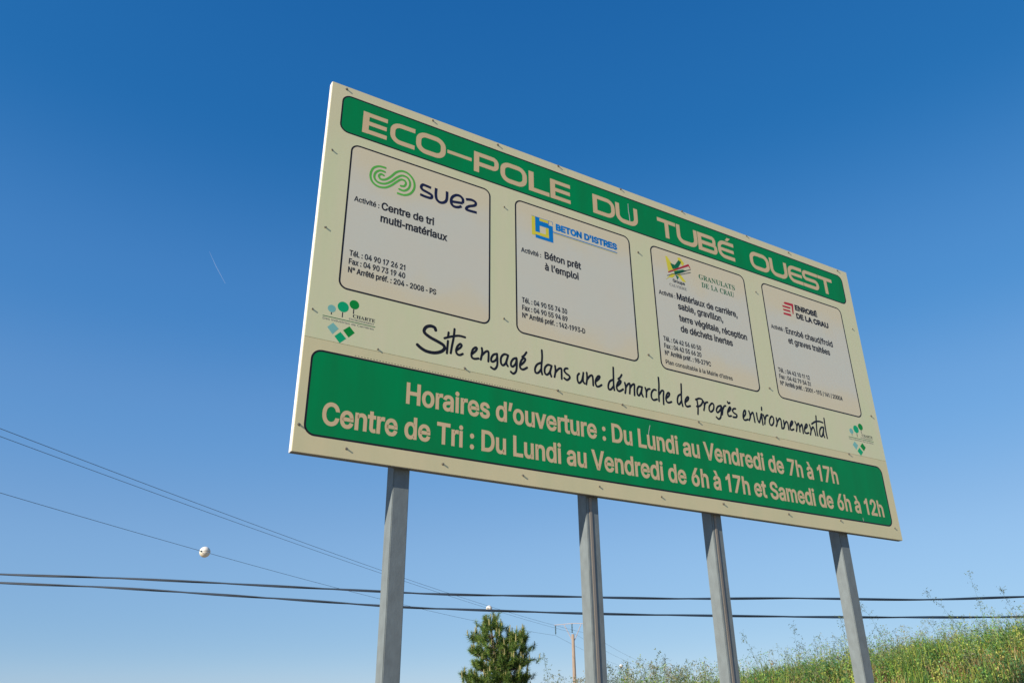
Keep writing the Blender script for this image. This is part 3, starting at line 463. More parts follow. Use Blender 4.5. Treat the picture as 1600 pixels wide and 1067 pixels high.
def area(P): return 0.5 * sum(P[i][0] * P[(i + 1) % len(P)][1] - P[(i + 1) % len(P)][0] * P[i][1] for i in range(len(P)))
def inside(p, P):
    c = False; j = len(P) - 1
    for i in range(len(P)):
        if (P[i][1] > p[1]) != (P[j][1] > p[1]) and p[0] < (P[j][0] - P[i][0]) * (p[1] - P[i][1]) / (P[j][1] - P[i][1]) + P[i][0]: c = not c
        j = i
    return c
def grow(P, b, sgn):
    """move an outline outwards by b (sgn 1) or inwards"""
    if not b: return P
    if area(P) < 0: P = P[::-1]
    n = len(P); out = []
    for i in range(n):
        p = Vector(P[i]); a = Vector(P[i - 1]); c = Vector(P[(i + 1) % n])
        d1 = (p - a); d2 = (c - p)
        if d1.length < 1e-9 or d2.length < 1e-9: out.append(tuple(p)); continue
        d1.normalize(); d2.normalize()
        n1 = Vector((d1.y, -d1.x)); n2 = Vector((d2.y, -d2.x)); m = n1 + n2
        if m.length < 1e-4: m = n1
        m.normalize(); k = 1 / max(0.45, m.dot(n1))
        out.append(tuple(p + m * b * sgn * k))
    return out
_cache = {}
def glyph(font, ch):
    key = (font, ch)
    if key not in _cache:
        adv, cs = GLYPHS[font].get(ch, [0.25, []])
        if ch == 'É': adv, cs = GLYPHS[font]['E']; cs = cs + ['170,560 230,560 330,650 240,650']
        C_ = [PL(c) for c in cs]
        res = []
        used = set()
        for i, c in enumerate(C_):
            par = [j for j, d in enumerate(C_) if j != i and abs(area(d)) > abs(area(c)) and area(d) * area(c) < 0 and all(inside(q, d) for q in c[::3])]
            if par: used.add(i)
        for i, c in enumerate(C_):
            if i in used: continue
            res.append((c, [C_[j] for j in used if inside(C_[j][0], c)]))
        _cache[key] = (adv * 1000, res)
    return _cache[key]
def letter(pr, text, x0, x1, z, h, bold=0.0, font='inter', cap=509.0):
    """text set from x0 to x1 on baseline z with cap height h (board metres)"""
    pen = 0; items = []
    for ch in text:
        adv, parts = glyph(font, ch); items.append((pen, parts)); pen += adv
    lo = min(p[0] + a for a, parts in items for c, _ in parts for p in c); hi = max(p[0] + a for a, parts in items for c, _ in parts for p in c)
    sx = (x1 - x0 - 2 * bold) / (hi - lo); sz = (h - 2 * bold * 0.6) / cap
    T = lambda P, a: [(x0 + bold + (p[0] + a - lo) * sx, z + bold * 0.6 + p[1] * sz) for p in P]
    for a, parts in items:
        for c, hs in parts:
            pr.poly(T(c, a), [T(q, a) for q in hs])
            if bold:
                for q in (c, *hs): pr.stroke(T(q, a), 2 * bold, smooth=False, closed=True)

def framed(name, x0, x1, z0, z1, r, mat, parent, lw, layer=1, outline=True):
    """a filled rounded field with its black outline as a child"""
    p = Print(layer); p.poly(rrect(x0, x1, z0, z1, r)); o = p.build(name, mat, parent)
    q = Print(layer + 1); P = rrect(x0, x1, z0, z1, r); q.stroke(P, lw, smooth=False, closed=True)
    q.build('outline', MAT['black'], o)
    return o

# ---- title band with wide square lettering
title = framed('title_band', 0.082, 4.905, 2.122, 2.412, 0.055, MAT['green'], sign, 0.010)
title['label'] = 'green title band along the top of the board'
tp = Print(3); TZ0, TZ1 = 2.166, 2.337; T_ = 0.0345
def ol(P): tp.poly(P)
def bar(x0, x1, z0, z1): tp.poly([(x0, z0), (x1, z0), (x1, z1), (x0, z1)])
def arcp(cx_, cz_, rx, rz, a0, a1, k=7):
    return [(cx_ + rx * math.cos(math.radians(a0 + (a1 - a0) * i / k)), cz_ + rz * math.sin(math.radians(a0 + (a1 - a0) * i / k))) for i in range(k + 1)]
def tstroke(P, w=T_): tp.stroke(P, w, cap='flat', smooth=False)
for ch, x0, x1 in TITLE:
    tp = Print(3)
    h = T_ / 2; zl, zh = TZ0 + h, TZ1 - h; zm = (zl + zh) / 2; xl, xr = x0 + h, x1 - h; rx, rz = 0.058, 0.052
    if ch == 'E':
        bar(x0, x0 + T_ * 1.25, TZ0, TZ1); g = x0 + T_ * 1.25
        for z in (zl, zm, zh): bar(g, x1 - (0 if z != zm else 0.004), z - h * 0.92, z + h * 0.92)
    elif ch in 'CeÉ':
        P = [(x1, zh)] + arcp(xl + rx, zh - rz, rx, rz, 90, 180) + arcp(xl + rx, zl + rz, rx, rz, 180, 270) + [(x1, zl)]
        tstroke(P)
        if ch != 'C': bar(xl + h, x1 - 0.006, zm - h * 0.9, zm + h * 0.9)
        if ch == 'É': tp.poly([(xr - 0.075, TZ1 + 0.010), (xr - 0.045, TZ1 + 0.010), (xr - 0.012, TZ1 + 0.042), (xr - 0.050, TZ1 + 0.042)])
    elif ch in 'O':
        P = arcp(xr - rx, zh - rz, rx, rz, 0, 90) + arcp(xl + rx, zh - rz, rx, rz, 90, 180) + arcp(xl + rx, zl + rz, rx, rz, 180, 270) + arcp(xr - rx, zl + rz, rx, rz, 270, 360)
        tp.stroke(P, T_ * 1.08, smooth=False, closed=True)
    elif ch == '-': bar(x0, x1, zm - h * 0.8, zm + h * 0.8)
    elif ch == 'P':
        bar(x0, x0 + T_ * 1.2, TZ0, TZ1); r = 0.03; zb = zm - 0.012
        tstroke([(x0 + T_ * 1.2, zh)] + arcp(xr - r, zh - r, r, r, 90, 0) + arcp(xr - r, zb + r, r, r, 0, -90) + [(x0 + T_ * 1.2, zb)])
    elif ch == 'L':
        bar(x0, x0 + T_ * 1.25, TZ0, TZ1); bar(x0 + T_ * 1.25, x1, TZ0, TZ0 + T_)
    elif ch == 'D':
        bar(x0, x0 + T_ * 1.2, TZ0, TZ1)
        tstroke([(x0 + T_ * 1.2, zh)] + arcp(xr - rx, zh - rz, rx, rz, 90, 0) + arcp(xr - rx, zl + rz, rx, rz, 0, -90) + [(x0 + T_ * 1.2, zl)])
    elif ch == 'U':
        tstroke([(xl, TZ1)] + arcp(xl + rx, zl + rz, rx, rz, 180, 270) + arcp(xr - rx, zl + rz, rx, rz, 270, 360) + [(xr, TZ1)], T_ * 1.1)
    elif ch == 'T':
        bar(x0, x1, TZ1 - T_, TZ1); xm = (x0 + x1) / 2; bar(xm - h * 1.15, xm + h * 1.15, TZ0, TZ1 - T_)
    elif ch == 'B':
        g = x0 + T_ * 1.2; bar(x0, g, TZ0, TZ1); r = 0.026; xt = xr - 0.012
        tstroke([(g, zh)] + arcp(xt - r, zh - r, r, r, 90, 0) + arcp(xt - r, zm + r, r, r, 0, -90) + [(g, zm)])
        tstroke([(g, zm - 0.001)] + arcp(xr - r, zm - r, r, r, 90, 0) + arcp(xr - r, zl + r, r, r, 0, -90) + [(g, zl)])
    elif ch == 'S':
        r = 0.032
        tstroke([(x1, zh)] + arcp(xl + r, zh - r, r, r, 90, 180) + arcp(xl + r, zm + r, r, r, 180, 270) + arcp(xr - r, zm - r, r, r, 90, 0) + arcp(xr - r, zl + r, r, r, 0, -90) + [(x0, zl)])
    tp.build('letter', MAT['peach'], title)
sc_ = Print(5); sc_.stroke([(2.404, 2.362), (2.403, 2.301), (2.407, 2.255), (2.409, 2.205)], 0.004, w_end=0.006); sc_.build('scratch', MAT['white'], title)

# ---- opening-hours band
hours = framed('hours_band', 0.057, 4.905, 0.104, 0.592, 0.055, MAT['green'], sign, 0.011)
hours['label'] = 'green opening hours band along the bottom of the board'
def word_spans(text, x0, x1, bold, font='inter'):
    """the x range of every word when the whole line is set from x0 to x1"""
    pen = 0; items = []
    for ch in text:
        adv, parts = glyph(font, ch); items.append((ch, pen, parts)); pen += adv
    xs_ = [p[0] + a for _, a, parts in items for c, _h in parts for p in c]; lo, hi = min(xs_), max(xs_); sx = (x1 - x0 - 2 * bold) / (hi - lo)
    out = []; cur = ''; ext = []
    for ch, a, parts in items + [(' ', 0, [])]:
        if ch == ' ':
            if cur: out.append((cur, x0 + (min(ext) - lo) * sx, x0 + 2 * bold + (max(ext) - lo) * sx))
            cur = ''; ext = []
        else: cur += ch; ext += [p[0] + a for c, _h in parts for p in c]
    return out
for t, x0, x1, z in (('Horaires d’ouverture : Du Lundi au Vendredi de 7h à 17h', 0.625, 4.331, 0.378), ('Centre de Tri : Du Lundi au Vendredi de 6h à 17h et Samedi de 6h à 12h', 0.145, 4.826, 0.171)):
    for wd, a, b in word_spans(t, x0, x1, 0.0048):
        hp = Print(3); letter(hp, wd, a, b, z, 0.128, 0.0048); hp.build('word', MAT['peach'], hours)
sc_ = Print(5); sc_.stroke([(2.436, 0.547), (2.421, 0.500), (2.416, 0.472)], 0.004); sc_.build('scratch', MAT['white'], hours); sc_ = Print(5); sc_.stroke([(4.545, 0.135), (4.548, 0.112)], 0.004); sc_.build('scratch', MAT['white'], hours)
dp = Print(1)
for i in range(62): dp.poly([(0.30 + i * 0.0185, 0.6035), (0.30 + i * 0.0185 + 0.009, 0.6035), (0.30 + i * 0.0185 + 0.009, 0.6065), (0.30 + i * 0.0185, 0.6065)])
dp.build('dotted_print_line', MAT['black'], lo_sheet)

# ---- the four company panels
PANELS = [(0.170, 1.170), (1.376, 2.383), (2.594, 3.587), (3.795, 4.793)]
PLAB = ['panel with a lime green curled symbol', 'panel with a blue and yellow square symbol', 'panel with a yellow and green star symbol', 'panel with a red barred symbol']
PAN = []
for (a, b), lab in zip(PANELS, PLAB):
    o = framed('company_panel', a, b, 1.012, 2.045, 0.05, MAT['panel'], sign, 0.0110); o['label'] = lab; PAN.append(o)
X4 = [0.214, 1.417, 2.637, 3.835]
TXT = [
 [('Centre de tri', .393, .757, 1.625), ('multi-matériaux', .392, .854, 1.535)],
 [('Béton prêt', 1.608, 1.918, 1.630), ('à l’emploi', 1.608, 1.893, 1.539)],
 [('Matériaux de carrière,', 2.814, 3.452, 1.628), ('sable, gravillon,', 2.817, 3.283, 1.545), ('terre végétale, réception', 2.815, 3.526, 1.443), ('de déchets inertes', 2.819, 3.355, 1.353)],
 [('Enrobé chaud/froid', 4.007, 4.588, 1.622), ('et graves traitées', 4.017, 4.530, 1.532)]]
SMALL = [
 [('Tél. : 04 90 17 26 21', .575), ('Fax : 04 90 73 19 40', .578), ('N° Arrêté préf. : 204 - 2008 - PS', .790)],
 [('Tél. : 04 90 55 74 30', 1.781), ('Fax : 04 90 55 94 89', 1.782), ('N° Arrêté préf. : 142-1993-D', 1.926)],
 [('Tél. : 04 42 56 60 50', 3.007), ('Fax : 04 42 55 66 20', 3.002), ('N° Arrêté préf. : 98-279C', 3.090)],
 [('Tél. : 04 42 10 11 12', 4.205), ('Fax : 04 42 79 54 31', 4.203), ('N° Arrêté préf. : 2001 - 193 / 141 / 2000A', 4.581)]]
AW = [.165, .162, .161, .155]
for i in range(4):
    def line(*a_):
        p = Print(3); letter(p, *a_); p.build('text_line', MAT['soft_black'], PAN[i])
    line('Activité :', X4[i], X4[i] + AW[i], 1.629, 0.037, 0.0012)
    for t, a, b, z in TXT[i]: line(t, a, b, z, 0.056, 0.0024)
    for (t, b), z in zip(SMALL[i], (1.239, 1.182, 1.125)): line(t, X4[i] + (.001 if 'T' not in t else 0), b, z, 0.038, 0.0014)
    if i == 2: line('Plan consultable à la Mairie d’Istres', 2.637, 3.301, 1.053, 0.034, 0.0008)
# panel 1 logo: three nested S strands and the word beside them
p = Print(3)
for s in SYMBOL_STRANDS: p.stroke(PL(s), 0.0145)
p.build('company_logo', MAT['lime'], PAN[0])
p = Print(3)
for s in WORDMARK:
    P = PL(s); p.stroke(P, 0.020, cap='flat' if len(P) > 2 else 'flat')
p.build('company_name', MAT['navy'], PAN[0])
# panel 2 logo
LX0, LX1, LZ0, LZ1 = 1.508, 1.686, 1.781, 1.957
def lq(x0, x1, z0, z1): return [(LX0 + (LX1 - LX0) * x, LZ0 + (LZ1 - LZ0) * z) for x, z in ((x0, z0), (x1, z0), (x1, z1), (x0, z1))]
p = Print(3)
for q in ((.17, .37, .12, 1), (.37, 1, .62, .78), (.80, 1, 0, .62), (.17, .80, 0, .14), (.37, .80, .78, .84)): p.poly(lq(*q))
p.poly([(1.686, 1.8695), (2.260, 1.8695), (2.260, 1.8765), (1.686, 1.8765)])
letter(p, "BETON D'ISTRES", 1.712, 2.262, 1.897, 0.053, 0.0045)
for q in ((-.01, 1.0, .985, 1.0), (.985, 1.0, .84, .985), (.80, .815, .84, .985)): p.poly(lq(*q))
bl = p.build('company_logo', MAT['blue'], PAN[1])
p = Print(4)
for q in ((.0, .16, .10, .98), (.16, .80, .155, .285), (.66, .795, .285, .61), (.37, .79, .855, .965)): p.poly(lq(*q))
p.poly([(1.690, 1.8625), (2.258, 1.8625), (2.258, 1.8655), (1.690, 1.8655)])
p.build('logo_bars', MAT['yellow'], PAN[1])
# panel 3 logo
p = Print(3)
for s in STAR['y']: p.poly(PL(s))
p.build('logo_star', MAT['yellow'], PAN[2])
p = Print(4)
for s in STAR['g']: p.poly(PL(s))
p.build('company_logo', MAT['leafgreen'], PAN[2])
p = Print(5)
for s in STAR['r']: p.poly(PL(s))
p.build('logo_stripe', MAT['red'], PAN[2])
p = Print(6)
for s in STAR['k']: p.stroke([( (PL(s)[0][0]+PL(s)[3][0])/2, (PL(s)[0][1]+PL(s)[3][1])/2 ), ((PL(s)[1][0]+PL(s)[2][0])/2, (PL(s)[1][1]+PL(s)[2][1])/2)], 0.004, smooth=False)
letter(p, 'Groupe', 2.790, 2.912, 1.774, 0.028, 0.0006)
p.build('logo_lettering', MAT['soft_black'], PAN[2])
p = Print(4); letter(p, 'CALVIERE', 2.752, 2.926, 1.731, 0.024, 0.0, font='serif', cap=465); p.build('faded_lettering', MAT['grey'], PAN[2])
p = Print(3)
letter(p, 'GRANULATS', 3.074, 3.466, 1.880, 0.045, 0, font='serif', cap=465); p.build('company_name', MAT['leafgreen'], PAN[2]); p = Print(3)
letter(p, 'DE LA CRAU', 3.095, 3.446, 1.811, 0.045, 0, font='serif', cap=465)
p.build('company_name', MAT['leafgreen'], PAN[2])
# panel 4 logo
p = Print(3)
for s in BARS: p.poly(PL(s))
p.build('company_logo', MAT['red'], PAN[3])
p = Print(3)
letter(p, 'ENROBÉ', 4.174, 4.454, 1.881, 0.051, 0.0042); p.build('company_name', MAT['soft_black'], PAN[3]); p = Print(3)
letter(p, 'DE LA CRAU', 4.174, 4.581, 1.801, 0.051, 0.0042)
p.build('company_name', MAT['soft_black'], PAN[3])

# ---- the hand-lettered slogan
groups_ = []
last = None
for i, s in enumerate(HAND):
    P = PL(s); x = min(q[0] for q in P)
    # a gap in the lettering starts a new word
    if last is None or x - last > 0.055: groups_.append([])
    groups_[-1].append((i, P)); last = max(q[0] for q in P) if last is None or x - last > 0.055 else max(last, max(q[0] for q in P))
for g_ in groups_:
    p = Print(1)
    for i, P in g_: p.stroke(P, 0.0215 if i == 0 else 0.0155)
    p.build('slogan_word', MAT['black'], sign)
# ---- the two tree-and-squares emblems
def ell(cx_, cz_, rx, rz, k=20): return [(cx_ + rx * math.cos(2 * math.pi * i / k), cz_ + rz * math.sin(2 * math.pi * i / k)) for i in range(k)]
for dx, lab in ((0.0, 'tree emblem left of the slogan'), (4.474, 'tree emblem right of the slogan')):
    base = Print(1); base.stroke([(.094 + dx, .8095), (.407 + dx, .8095)], 0.0045, smooth=False)
    eb = base.build('emblem', MAT['leafgreen'], sign); eb['label'] = lab
    for (cx_, cz_, r, m, sq) in ((.141, .864, .0235, 'teal', [(.157, .778), (.192, .748), (.159, .706), (.125, .744)]),
                                 (.207, .891, .0335, 'midgreen', [(.204, .731), (.241, .697), (.205, .661), (.171, .697)]),
                                 (.272, .922, .0295, 'darkgreen', [(.254, .778), (.288, .744), (.254, .707), (.218, .745)])):
        q = Print(1); q.poly(ell(cx_ + dx, cz_, r, r)); q.build('emblem_tree', MAT[m], eb)
        q = Print(1); q.poly([(a + dx, b) for a, b in sq]); q.build('emblem_square', MAT[m], eb)
    q = Print(2)
    for x, z0, z1 in ((.141, .826, .840), (.206, .824, .856), (.270, .862, .892)): q.poly([(x - .0028 + dx, z0), (x + .0028 + dx, z0), (x + .0028 + dx, z1), (x - .0028 + dx, z1)])
    letter(q, 'CHARTE', .268 + dx, .405 + dx, .838, .021, 0, font='serif', cap=465)
    q.build('emblem_lettering', MAT['soft_black'], eb)
    q = Print(2); letter(q, 'ENVIRONNEMENT', .247 + dx, .400 + dx, .819, .0125, 0); letter(q, 'Des Industries de Carrières', .094 + dx, .400 + dx, .788, .014, 0)
    q.build('emblem_lettering', MAT['grey'], eb)

# ---- screws: washer, shank and hexagon head standing off the face
bm = bmesh.new()
def ring_prism(bm, r, y0, y1, k, ph=0.0):
    a = [bm.verts.new((r * math.cos(2 * math.pi * i / k + ph), y0, r * math.sin(2 * math.pi * i / k + ph))) for i in range(k)]
    c = [bm.verts.new((r * math.cos(2 * math.pi * i / k + ph), y1, r * math.sin(2 * math.pi * i / k + ph))) for i in range(k)]
    bm.faces.new(c); bm.faces.new(a[::-1])
    for i in range(k): bm.faces.new((a[i], a[(i + 1) % k], c[(i + 1) % k], c[i]))
ring_prism(bm, 0.0085, 0.0, -0.0018, 10); ring_prism(bm, 0.0052, -0.0018, -0.0095, 6, 0.3)
bmesh.ops.recalc_face_normals(bm, faces=bm.faces)
scm = bpy.data.meshes.new('screw'); bm.to_mesh(scm); bm.free(); scm.materials.append(MAT['bolt'])
for x, z in SCREWS:
    o = bpy.data.objects.new('screw', scm); COL.objects.link(o); o.parent = sign; o.location = (x, -0.0001, ZB + z)
    o.rotation_euler = (rng.uniform(-.12, .12), rng.uniform(0, 1), rng.uniform(-.12, .12)); o.location.y = -0.0001 + rng.uniform(0, .003)

# ---- posts: square tubes behind the board, 5 cm back from its face
for i, (x0, x1) in enumerate(((0.595, 0.6915), (1.902, 1.996), (2.966, 3.059), (4.292, 4.390))):
    gnd = -0.4
    xo = x0 + (0.028, 0.045, 0.055, 0.075)[i] * 0 
    po = child('post', box_mesh('post', x0, x1, TH + 0.005, TH + 0.005 + 0.096, gnd, ZB + BH - 0.12, 0.004), MAT['zinc'], sign)
    if i in (1, 2):
        w = x1 - x0
        child('seam_strip', box_mesh('seam_strip', x0 + w * .22, x0 + w * .43, TH + 0.0005, TH + 0.0052, gnd, ZB - 0.002, 0.0012), MAT['seam'], po)
        po['label'] = 'post with a brownish strip down its front'

# ------------------------------------------------------------------ cables and power line
def tube(name, pts, r, mat, parent=None, sides=6, smooth=True):
    P = [Vector(p) for p in pts]; v = []; f = []
    for i, p in enumerate(P):
        d = (P[min(i + 1, len(P) - 1)] - P[max(i - 1, 0)]).normalized()
        u = d.cross(Vector((0, 0, 1)))
        if u.length < 1e-3: u = Vector((1, 0, 0))
        u.normalize(); w = u.cross(d)
        rr = r[i] if isinstance(r, (list, tuple)) else r
        for k in range(sides):
            a = 2 * math.pi * k / sides; v.append(p + u * math.cos(a) * rr + w * math.sin(a) * rr)
    for i in range(len(P) - 1):
        for k in range(sides):
            k2 = (k + 1) % sides; f.append((i * sides + k, i * sides + k2, (i + 1) * sides + k2, (i + 1) * sides + k))
    f.append(tuple(range(sides))[::-1]); f.append(tuple((len(P) - 1) * sides + k for k in range(sides)))
    return obj(name, mesh_from(name, v, f, smooth), mat, parent)

C1 = [(-30, 5.15), (-20, 4.42), (-13, 4.03), (-8.772, 3.822), (-7.011, 3.751), (-4.924, 3.638), (-2.307, 3.484), (-1.117, 3.427), (1.038, 3.367), (2.972, 3.320), (4.799, 3.312), (6.832, 3.273), (8.559, 3.303), (13, 3.40), (20, 3.72), (30, 4.5)]
C2 = [(-30, 5.1), (-20, 4.32), (-13, 3.92), (-8.736, 3.681), (-6.978, 3.592), (-4.897, 3.449), (-2.293, 3.257), (-1.111, 3.190), (1.028, 3.106), (2.945, 3.054), (4.752, 3.018), (6.770, 2.991), (8.471, 2.987), (13, 3.03), (20, 3.33), (30, 4.1)]
for C_, lab, ph, Y in ((C1, 'upper of the two thick dark twisted cables crossing behind the sign posts', 0.4, 14.0), (C2, 'lower of the two thick dark twisted cables crossing behind the sign posts', 1.7, 14.0)):
    P = catmull(C_, 60)
    e = empty('telephone_cable', (P[0][0], Y, P[0][1])); tag(e, lab, 'cable', 'twisted cables behind the sign')
    for k in range(2):
        Q = []
        for x, z in P:
            a = ph + math.pi * k + x * 2 * math.pi / 3.4 + 0.8 * math.sin(x * .5 + ph)
            Q.append((x - P[0][0], 0.010 * math.cos(a), z + 0.009 * math.sin(a) - P[0][1]))
        tube('strand', Q, (0.0140, 0.0112)[k], MAT['cable'], e, 6)

BALL1 = Vector((-17.534, 46.065, 10.001)); DR = Vector((0.338, 0.941, 0)).normalized(); AR = Vector((DR.y, -DR.x, 0))
FITS = [(0.0, ((-13.2, 10.325), (-7.5, 10.23), (0, 10.001), (13.6, 9.842), (33.7, 9.923), (51, 10.188), (67.8, 10.678))),
        (2.3, ((-15.6, 11.895), (-4.1, 11.419), (16.8, 11.132), (38.2, 10.792), (67.5, 10.946))),
        (4.6, ((-17.3, 11.328), (-6.8, 10.956), (12.6, 10.647), (32.3, 10.219), (67.5, 10.70)))]
WL = ['lowest power wire on the left, carrying the nearest marker ball', 'middle one of the three thin power wires running to the far wooden pole', 'topmost of the three thin power wires at the left edge']
zend = []
def wire_z(k, s):
    c = COEF[k]
    if s <= SP: return c[0] * s * s + c[1] * s + c[2]
    t = (s - SP) / 120.0; z0 = zend[k]
    return z0 + (10.4 - z0) * t - 4 * 2.3 * t * (1 - t)
SP = 67.6; COEF = []
for k, (off, pts) in enumerate(FITS):
    c = np.polyfit([p[0] for p in pts], [p[1] for p in pts], 2); COEF.append(c); zend.append(float(c[0] * SP * SP + c[1] * SP + c[2]))
    P = []
    for s in list(np.arange(-34, SP, 2.5)) + [SP] + list(np.arange(SP + 2, SP + 121, 4)):
        q = BALL1 + DR * float(s) + AR * off; P.append((q.x, q.y, wire_z(k, float(s))))
    tag(tube('power_wire', P, 0.0115, MAT['wire'], None, 5), WL[k], 'wire', 'power wires running to the far pole')

def marker(k, s, lab):
    q = BALL1 + DR * s + AR * FITS[k][0]; e = empty('marker_ball', (q.x, q.y, wire_z(k, s)), math.atan2(DR.y, DR.x))
    e.scale = (1, 1, 1); tag(e, lab, 'marker ball', 'warning balls on the power wires')
    for nm, z0, sg in (('upper_shell', 0.006, 1), ('lower_shell', -0.006, -1)):
        bm = bmesh.new(); bmesh.ops.create_uvsphere(bm, u_segments=24, v_segments=14, radius=0.30)
        bmesh.ops.bisect_plane(bm, geom=bm.verts[:] + bm.edges[:] + bm.faces[:], plane_co=(0, 0, z0), plane_no=(0, 0, -sg), clear_outer=True)
        bmesh.ops.holes_fill(bm, edges=[x for x in bm.edges if x.is_boundary])
        me = bpy.data.meshes.new(nm); bm.to_mesh(me); bm.free()
        for pp in me.polygons: pp.use_smooth = len(pp.vertices) <= 4
        obj(nm, me, MAT['ball'], e)
    bm = bmesh.new(); bmesh.ops.create_cone(bm, cap_ends=True, segments=16, radius1=0.055, radius2=0.055, depth=0.62, matrix=Matrix.Rotation(math.pi / 2, 4, 'Y'))
    me = bpy.data.meshes.new('clamp'); bm.to_mesh(me); bm.free(); obj('clamp', me, MAT['glass'], e)
marker(0, 0.0, 'nearest and largest white marker ball, left of the first sign post')
marker(1, 38.2, 'white marker ball just above the tip of the pine tree')
marker(0, SP + 37.0, 'tiny farthest white marker ball right of the second sign post')

def utility_pole(base, label):
    e = empty('utility_pole', base, math.atan2(AR.y, AR.x)); tag(e, label, 'utility pole')
    H = 10.75
    tube('pole_shaft', [(0, 0, -0.5), (0, 0, 3), (0, 0, 7), (0, 0, H)], [0.27, 0.25, 0.22, 0.19], MAT['wood'], e, 12)
    zt = 11.95
    tube('crossarm', [(-2.45, 0, zt), (0, 0, zt + .12), (2.45, 0, zt)], 0.045, MAT['arm'], e, 6, False)
    tube('brace', [(-0.05, 0.16, H - .9), (-1.15, 0.05, zt)], 0.045, MAT['arm'], e, 6, False)
    tube('brace', [(0.05, 0.16, H - .9), (1.15, 0.05, zt)], 0.045, MAT['arm'], e, 6, False)
    for x in (-2.3, 0.0, 2.3):
        zz = zt - .05 + (0.1 if x == 0 else 0); y = -0.28 if x == 0 else 0
        P = []; R_ = []
        for i in range(13):
            P.append((x, y, zz - i * 0.09)); R_.append(0.03 if i % 2 == 0 else 0.11)
        tube('insulator', P, R_, MAT['glass'], e, 10)
    return e
pb = BALL1 + DR * SP + AR * 2.3
utility_pole((pb.x, pb.y, 0.0), 'distant wooden power pole with crossarm, left of the second sign post')

# ------------------------------------------------------------------ young pine behind the bank
class Leaves:
    def __init__(s): s.v = []; s.f = []; s.c = []
    def tri(s, a, b, c, col): n = len(s.v); s.v += [a, b, c]; s.f.append((n, n + 1, n + 2)); s.c += [col] * 3
    def quad(s, a, b, c, d, col): n = len(s.v); s.v += [a, b, c, d]; s.f.append((n, n + 1, n + 2, n + 3)); s.c += [col] * 4
    def strip(s, pts, w, side, col, col2=None):
        """tapering bent blade along pts"""
        n = len(s.v); m = len(pts)
        for i, p in enumerate(pts):
            k = 1 - (i / (m - 1)) ** 1.5; h = side * (w * 0.5 * max(k, 0.0)); t = i / (m - 1)
            cc = col if col2 is None else tuple(a + (b - a) * t for a, b in zip(col, col2))
            if i == m - 1: s.v.append(p); s.c.append(cc)
            else: s.v += [p - h, p + h]; s.c += [cc, cc]
        for i in range(m - 2): s.f.append((n + 2 * i, n + 2 * i + 1, n + 2 * i + 3, n + 2 * i + 2))
        s.f.append((n + 2 * (m - 2), n + 2 * (m - 2) + 1, n + 2 * (m - 1)))
    def build(s, name, mat, parent=None, gain=1.0):
        me = mesh_from(name, s.v, s.f)
        ca = me.color_attributes.new('tint', 'FLOAT_COLOR', 'POINT')
        a = np.ones((len(s.v), 4), dtype=np.float32); a[:, :3] = np.minimum(np.array(s.c, dtype=np.float32) * gain, 0.9); ca.data.foreach_set('color', a.ravel())
        return obj(name, me, mat, parent)

def rdir(r, zbias=0.0):
    z = r.uniform(-1, 1); a = r.uniform(0, 2 * math.pi); q = math.sqrt(1 - z * z)
    return Vector((q * math.cos(a), q * math.sin(a), z + zbias)).normalized()

PX, PY = -0.42, 18.0; PZ = ground_z(PX, PY)
pine = empty('pine_tree', (PX, PY, PZ)); tag(pine, 'young green pine with upright tan candles, between the first and second sign posts', 'tree')
def pz(z): return z - PZ
TOP = Vector((-0.519 - PX, 0, pz(3.42)))
tube('trunk', [(0.02, 0, -0.15), (0.03, 0.02, 0.5), (0.04, 0, 1.1), (-0.02, 0.02, 1.6), tuple(TOP)], [0.06, 0.05, 0.038, 0.026, 0.009], MAT['bark'], pine, 8)
shoots = []     # (tip, direction, size)
branches = []
pr = random.Random(5)
def branch(a, b, r0, n_side):
    a = Vector(a); b = Vector(b); mid = (a + b) / 2 + Vector((0, 0, -0.05)); P = [a, mid, b]
    branches.append((P, r0))
    L = (b - a).length
    for i in range(n_side):
        t = pr.uniform(0.35, 1.0); q = a.lerp(b, t); d = (b - a).normalized()
        sd = (d + rdir(pr) * 0.9 + Vector((0, 0, 0.55))).normalized(); l = pr.uniform(0.10, 0.26) * (1.2 - .4 * t)
        tip = q + sd * l; branches.append(([q, q + sd * l * .5, tip], r0 * .4)); shoots.append((tip, (sd + Vector((0, 0, 1.1))).normalized(), pr.uniform(.8, 1.1)))
        shoots.append((q + sd * l * .45, sd, .8))
    shoots.append((b, ((b - a).normalized() + Vector((0, 0, 1.2))).normalized(), 1.1))
levels = [(pz(1.85), 0.76, 11), (pz(2.10), 0.68, 13), (pz(2.38), 0.58, 13), (pz(2.66), 0.56, 12), (pz(2.92), 0.44, 9), (pz(3.14), 0.26, 7), (pz(3.28), 0.14, 4)]
for z, R_, n in levels:
    for i in range(n):
        a = 2 * math.pi * (i + pr.uniform(-.3, .3)) / n + z; r = R_ * pr.uniform(0.75, 1.08)
        t = z / TOP.z; bx = 0.03 + (TOP.x - 0.03) * max(0, t - .5) * 2
        branch((bx, 0, z - 0.1), (bx + r * math.cos(a), r * math.sin(a), z + 0.10 + r * .12), 0.014, max(3, int(7 * r / .6)))
